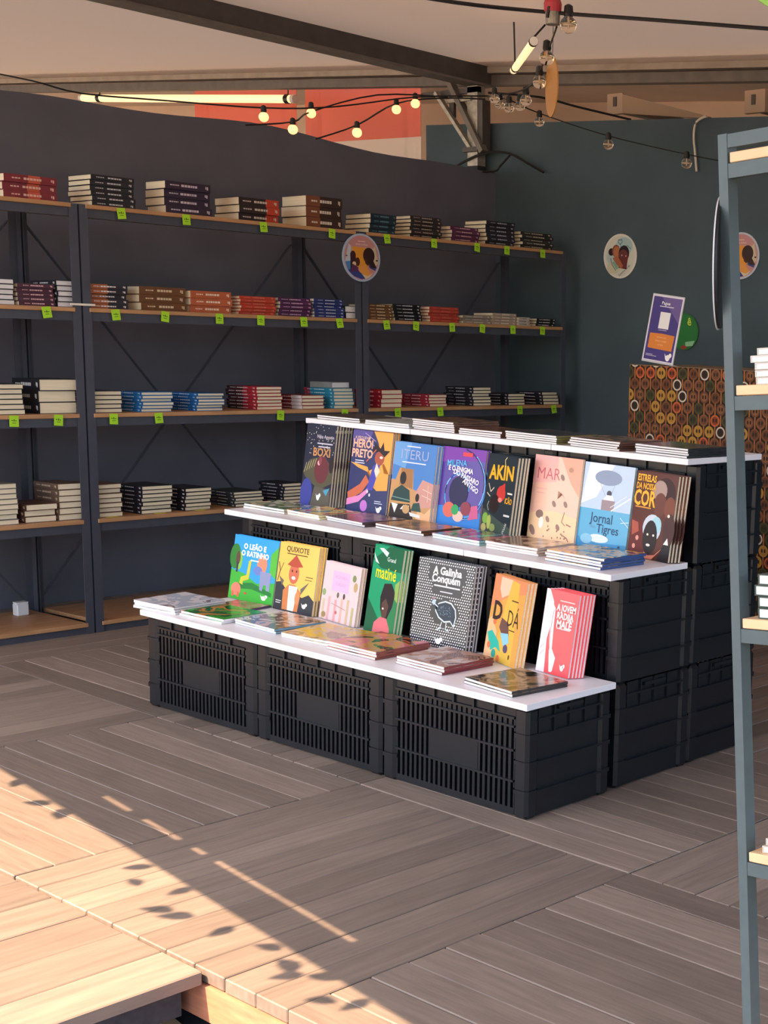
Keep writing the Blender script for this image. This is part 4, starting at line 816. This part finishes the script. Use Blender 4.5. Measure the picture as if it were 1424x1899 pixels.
# ------------------------------------------------------------------ banners behind the left wall
def banner(x0, x1, zt0, zt1, zc, zb, lab):
    b = thing('hanging_banner', lab, 'banner', Tr((x0, 1.5, zb)), 'coral banners behind the wall')
    for nm, za, zb_, col in (('coral_panel', zc, None, '#dd7463'), ('white_panel', zb, zc, '#d9ccc0')):
        m = MB(); n_ = 24; W = x1-x0
        for i in range(n_):
            xa, xb = W*i/n_, W*(i+1)/n_
            f = lambda x: .02*math.exp(-((x-.15)/.06)**2)+.015*math.exp(-((x-W+.12)/.05)**2)+.006*math.sin(x*9)
            ta = zt0+(zt1-zt0)*i/n_ if zb_ is None else zb_+(-.03*i/n_)
            tb2 = zt0+(zt1-zt0)*(i+1)/n_ if zb_ is None else zb_+(-.03*(i+1)/n_)
            la = za-.03*i/n_ if zb_ is None else za; lb = za-.03*(i+1)/n_ if zb_ is None else za
            m.hexa([(xa, f(xa)-.001, la-zb), (xb, f(xb)-.001, lb-zb), (xb, f(xb)+.001, lb-zb), (xa, f(xa)+.001, la-zb), (xa, f(xa)*.3-.001, ta-zb), (xb, f(xb)*.3-.001, tb2-zb), (xb, f(xb)*.3+.001, tb2-zb), (xa, f(xa)*.3+.001, ta-zb)])
        part(nm, m, mat('banner_'+nm, col, .8), b)
    for fx in (.03, .5, .97): part('tie', MB().tube([(fx*(x1-x0), 0, zt0+(zt1-zt0)*fx-zb), (fx*(x1-x0), -.42, eave(x0+fx*(x1-x0), -.05)-zb)], .005, 5), M_BEAM, b)
    part('top_rod', MB().tube([(0, 0, zt0-zb), (x1-x0, 0, zt1-zb)], .012, 8), M_BEAM, b)
banner(-3.56, -2.39, 2.985, 2.893, 2.56, 2.28, 'coral banner behind the wall beside the glowing tube')
banner(-2.30, -1.153, 2.896, 2.82, 2.48, 2.28, 'coral banner with white lower edge beside the roof post')

# ------------------------------------------------------------------ tube lamps
def tube_lamp(a, b, r, lab, hangers):
    a, b = Vector(a), Vector(b); dr = (b-a).normalized()
    t = thing('tube_lamp', lab, 'lamp', Tr(a))
    part('tube', MB().tube([dr*.03, b-a-dr*.03], r, 14), M_TUBE, t, smooth=False)
    part('end_cap', MB().tube([Vector((0, 0, 0)), dr*.03], r*1.08, 14), M_CAP, t)
    part('end_cap', MB().tube([b-a-dr*.03, b-a], r*1.08, 14), M_CAP, t)
    for k, (f, top_) in enumerate(hangers):
        q = (b-a)*f; part('hanger', MB().tube([q+Vector((0, 0, r)), Vector(top_)-a], .004, 6), M_BLACK, t)
        part('clip', MB().tube([q-dr*.02, q+dr*.02], r*1.15, 12), M_BLACK, t)
tube_lamp((-4.54, 1.2, 2.912), (-2.007, 1.2, 2.702), .026, 'long warm glowing tube lamp above the left wall', [(.10, (-4.29, 1.2, 3.0)), (.97, (-2.08, 1.2, 2.84))])
tube_lamp((2.027, -.744, 2.312), (1.156, .01, 2.401), .0155, 'warm glowing tube lamp hanging beside the amber sign', [(.02, (2.10, -.76, 2.36)), (.9, (1.24, -.07, 2.59))])
cl_ = thing('cable_clamp', 'red and grey cable clamp under the ceiling holding the tube lamp', 'clamp', Tr((2.146, -.766, 2.355)))
part('cup', MB().lathe([(.026, 0), (.028, .045)], 16), M_GALV, cl_)
part('red_cap', MB().lathe([(.032, .045), (.034, .075), (.02, .12), (.018, .168)], 16), mat('clamp_red', '#b83a44', .5), cl_)
part('screw', MB().tube([(.0, -.03, .02), (.01, -.03, .06)], .006, 6), M_BLACK, cl_)

# ------------------------------------------------------------------ string lights
def bulb(pos, r, lit, lab, grp):
    b = thing('string_bulb', lab, 'bulb', Tr(pos), grp)
    part('socket', MB().lathe([(r*.5, r*.85), (r*.6, r*1.2), (r*.5, r*2.1), (r*.2, r*2.3)], 12), M_BLACK, b)
    prof = [(r*math.sin(math.pi*i/12), -r*math.cos(math.pi*i/12)) for i in range(12)]; prof[0] = (1e-4, -r); prof.append((r*.35, r*1.0))
    part('globe', MB().lathe(prof, 18), M_LIT if lit else M_GLASS, b, smooth=True)
    if not lit:
        f = MB()
        ring = [(r*.55*math.cos(a*math.pi/6), r*.55*math.sin(a*math.pi/6), r*.05) for a in range(13)]
        f.tube(ring, r*.07, 5); f.tube([(0, 0, r*.9), (0, 0, -r*.3)], r*.09, 5); f.tube([(-r*.5, 0, r*.05), (r*.5, 0, r*.05)], r*.06, 5)
        part('filament', f, M_FIL, b)
def ray_pt(x, y, dep):
    q = fwd+r2*((x-PX)/F)-u2*((y-PY)/F)
    return CAM+q*dep
LITP = [(489, 217, 6.8, 'over the coral banner beside the tube'), (543, 240, 6.8, 'lowest one touching the left wall edge'), (662, 246, 6.9, 'in front of the white banner edge'), (735, 203, 7.3, 'in front of the coral banner near the post'), (770, 192, 7.4, 'at the coral banner corner nearest the post'), (577, 210, 7.0, 'between the two coral banners')]
for x, y, dep, wh in LITP: bulb(ray_pt(x, y, dep), .0225, True, 'glowing warm bulb on a black cord, '+wh, 'glowing string bulbs')
CLR = [(1054, 46, 5.6, .032, 'highest one beside the red clamp'), (1014, 107, 6.0, .030, 'directly above the amber sign'), (1000, 152, 6.4, .029, 'behind the amber sign'), (917, 183, 7.0, .023, 'at the post end of the bunch'), (927, 194, 7.1, .023, 'second of the bunch from the post'), (944, 200, 7.0, .024, 'lowest of the bunch by the post'), (964, 197, 7.0, .024, 'in the bunch below the eave'), (975, 186, 6.9, .027, 'biggest of the bunch by the post'), (1000, 226, 7.3, .024, 'alone under the bunch before the back wall top'), (1128, 268, 7.2, .025, 'alone on the cord before the back wall'), (1273, 303, 7.1, .025, 'alone on the cord beside the white cord')]
for x, y, dep, r, wh in CLR: bulb(ray_pt(x, y, dep), r, False, 'clear unlit bulb, '+wh, 'clear string bulbs')
def cable(pts, r, lab, m=M_BLACK, name='cable'):
    P_ = [ray_pt(*p_) if len(p_) == 3 and p_[2] > 3.3 and abs(p_[0]) > 20 else Vector(p_) for p_ in pts]
    Q = []
    for i in range(len(P_)-1):
        for k in range(4):
            t = k/4; p0 = P_[max(i-1, 0)]; p1 = P_[i]; p2 = P_[i+1]; p3 = P_[min(i+2, len(P_)-1)]
            Q.append(.5*((2*p1)+(p2-p0)*t+(2*p0-5*p1+4*p2-p3)*t*t+(3*p1-p0-3*p2+p3)*t**3))
    Q.append(P_[-1]); tag(ob(name, MB().tube(Q, r, 6).mesh(name, m)), lab, 'cable', 'black cables under the roof')
cable([(-60, 126, 6.6), (60, 150, 6.6), (150, 173, 6.7), (300, 186, 6.8), (489, 200, 6.8), (620, 198, 6.9), (770, 180, 7.3), (905, 178, 7.5)], .004, 'upper black cord carrying the glowing bulbs along the left wall')
cable([(455, 232, 6.7), (543, 226, 6.8), (577, 207, 7.0), (700, 176, 7.2), (830, 180, 7.4)], .004, 'middle black cord running to the post past the banner gap')
cable([(585, 258, 6.8), (662, 232, 6.9), (735, 192, 7.3), (820, 182, 7.5), (900, 184, 7.5)], .004, 'lowest black cord with the bulb by the white banner edge')
cable([(905, 178, 7.5), (945, 186, 7.1), (1000, 210, 7.3), (1128, 252, 7.2), (1273, 286, 7.1), (1345, 300, 7.0)], .003, 'thin black cord crossing before the back wall with single bulbs')
cable([(640, -30, 5.4), (840, 4, 5.5), (1010, 22, 5.6), (1200, 36, 5.5), (1460, 56, 5.4)], .0075, 'thick black cable running under the ceiling past the red clamp')
cable([(1032, 50, 5.65), (1022, 78, 5.9), (1004, 125, 6.3), (975, 165, 6.8), (905, 180, 7.3)], .004, 'black cord from the red clamp down to the bulb bunch')
cable([(905, 172, 7.6), (1000, 180, 7.7), (1070, 198, 7.8), (1170, 222, 7.9)], .006, 'heavy dark cable loop along the eave beside the post')
cable([Vector((-.22, .93, 2.157)), Vector((-.05, .92, 2.20)), Vector((.08, .93, 2.215)), Vector((.19, .95, 2.20)), Vector((.30, .96, 2.15)), Vector((.41, .98, 2.094))], .007, 'black cable sagging across the corner post clamp')
cable([Vector((-.1, .92, 2.118)), Vector((.08, .93, 2.112)), Vector((.12, .94, 2.14)), Vector((.19, .95, 2.20))], .006, 'short black cable loop at the post stub end')
cable([Vector((1.503, 1.0, 2.31)), Vector((1.44, 1.0, 2.285)), Vector((1.425, 1.0, 2.22)), Vector((1.435, 1.0, 2.14)), Vector((1.447, 1.0, 2.046))], .006, 'white cord hanging down the back wall', mat('cord_white', '#c9c4b8', .5), 'cord')

# ------------------------------------------------------------------ unseen vine added at the roof's front edge so its leaves cut the sun patch
vn = thing('added_shade_vine', 'leafy vine along the front roof edge casting leaf shadows on the deck', 'vine', Tr(edge(tx(3.4), -.02)))
vo = edge(tx(3.4), -.02)
sm_ = MB().tube([edge(tx(x), .02+.03*math.sin(x*5))-vo+Vector((0, 0, .045)) for x in [1.8+.15*i for i in range(20)]], .006, 6)
part('stem', sm_, mat('vine_stem', '#5a4a34', .8), vn)
LF = [(3.10, -.02), (3.18, -.07), (3.36, -.10), (3.42, -.085), (3.56, -.05), (3.80, -.03), (3.84, -.055), (3.90, .0), (3.98, -.06), (4.04, -.02), (3.30, -.015), (2.62, -.01), (2.50, -.02), (3.70, -.015), (2.30, .0)]
for x, off in LF:
    c = edge(tx(x), off)-vo; s = random.uniform(.03, .045); a = random.uniform(0, 6.28)
    pts = [(0, -1), (.45, -.5), (.55, .1), (.3, .6), (0, 1), (-.3, .6), (-.55, .1), (-.45, -.5)]
    m = MB()
    top_ = []; bot = []
    for u, v in pts:
        X_, Y_ = u*math.cos(a)-v*math.sin(a), u*math.sin(a)+v*math.cos(a)
        top_.append(c+Vector((X_*s, Y_*s, -.01-.25*s*v*v))); bot.append(c+Vector((X_*s, Y_*s, -.011-.25*s*v*v)))
    m.poly(top_); m.poly(bot[::-1])
    part('leaf', m, mat('vine_leaf', '#4a6a2c', .6), vn)
chip = tag(ob('wood_chip', MB().hexa([(-.03, -.02, 0), (.04, -.025, 0), (.05, .02, 0), (-.02, .03, 0), (-.02, -.012, .012), (.03, -.018, .012), (.035, .012, .012), (-.012, .02, .012)]).mesh('wood_chip', mat('chip', '#d9bb92', .7)), mw=DECK @ Tr((3.56, -3.372, -.165))), 'pale wood chip on the dark ground below the deck', 'wood chip')
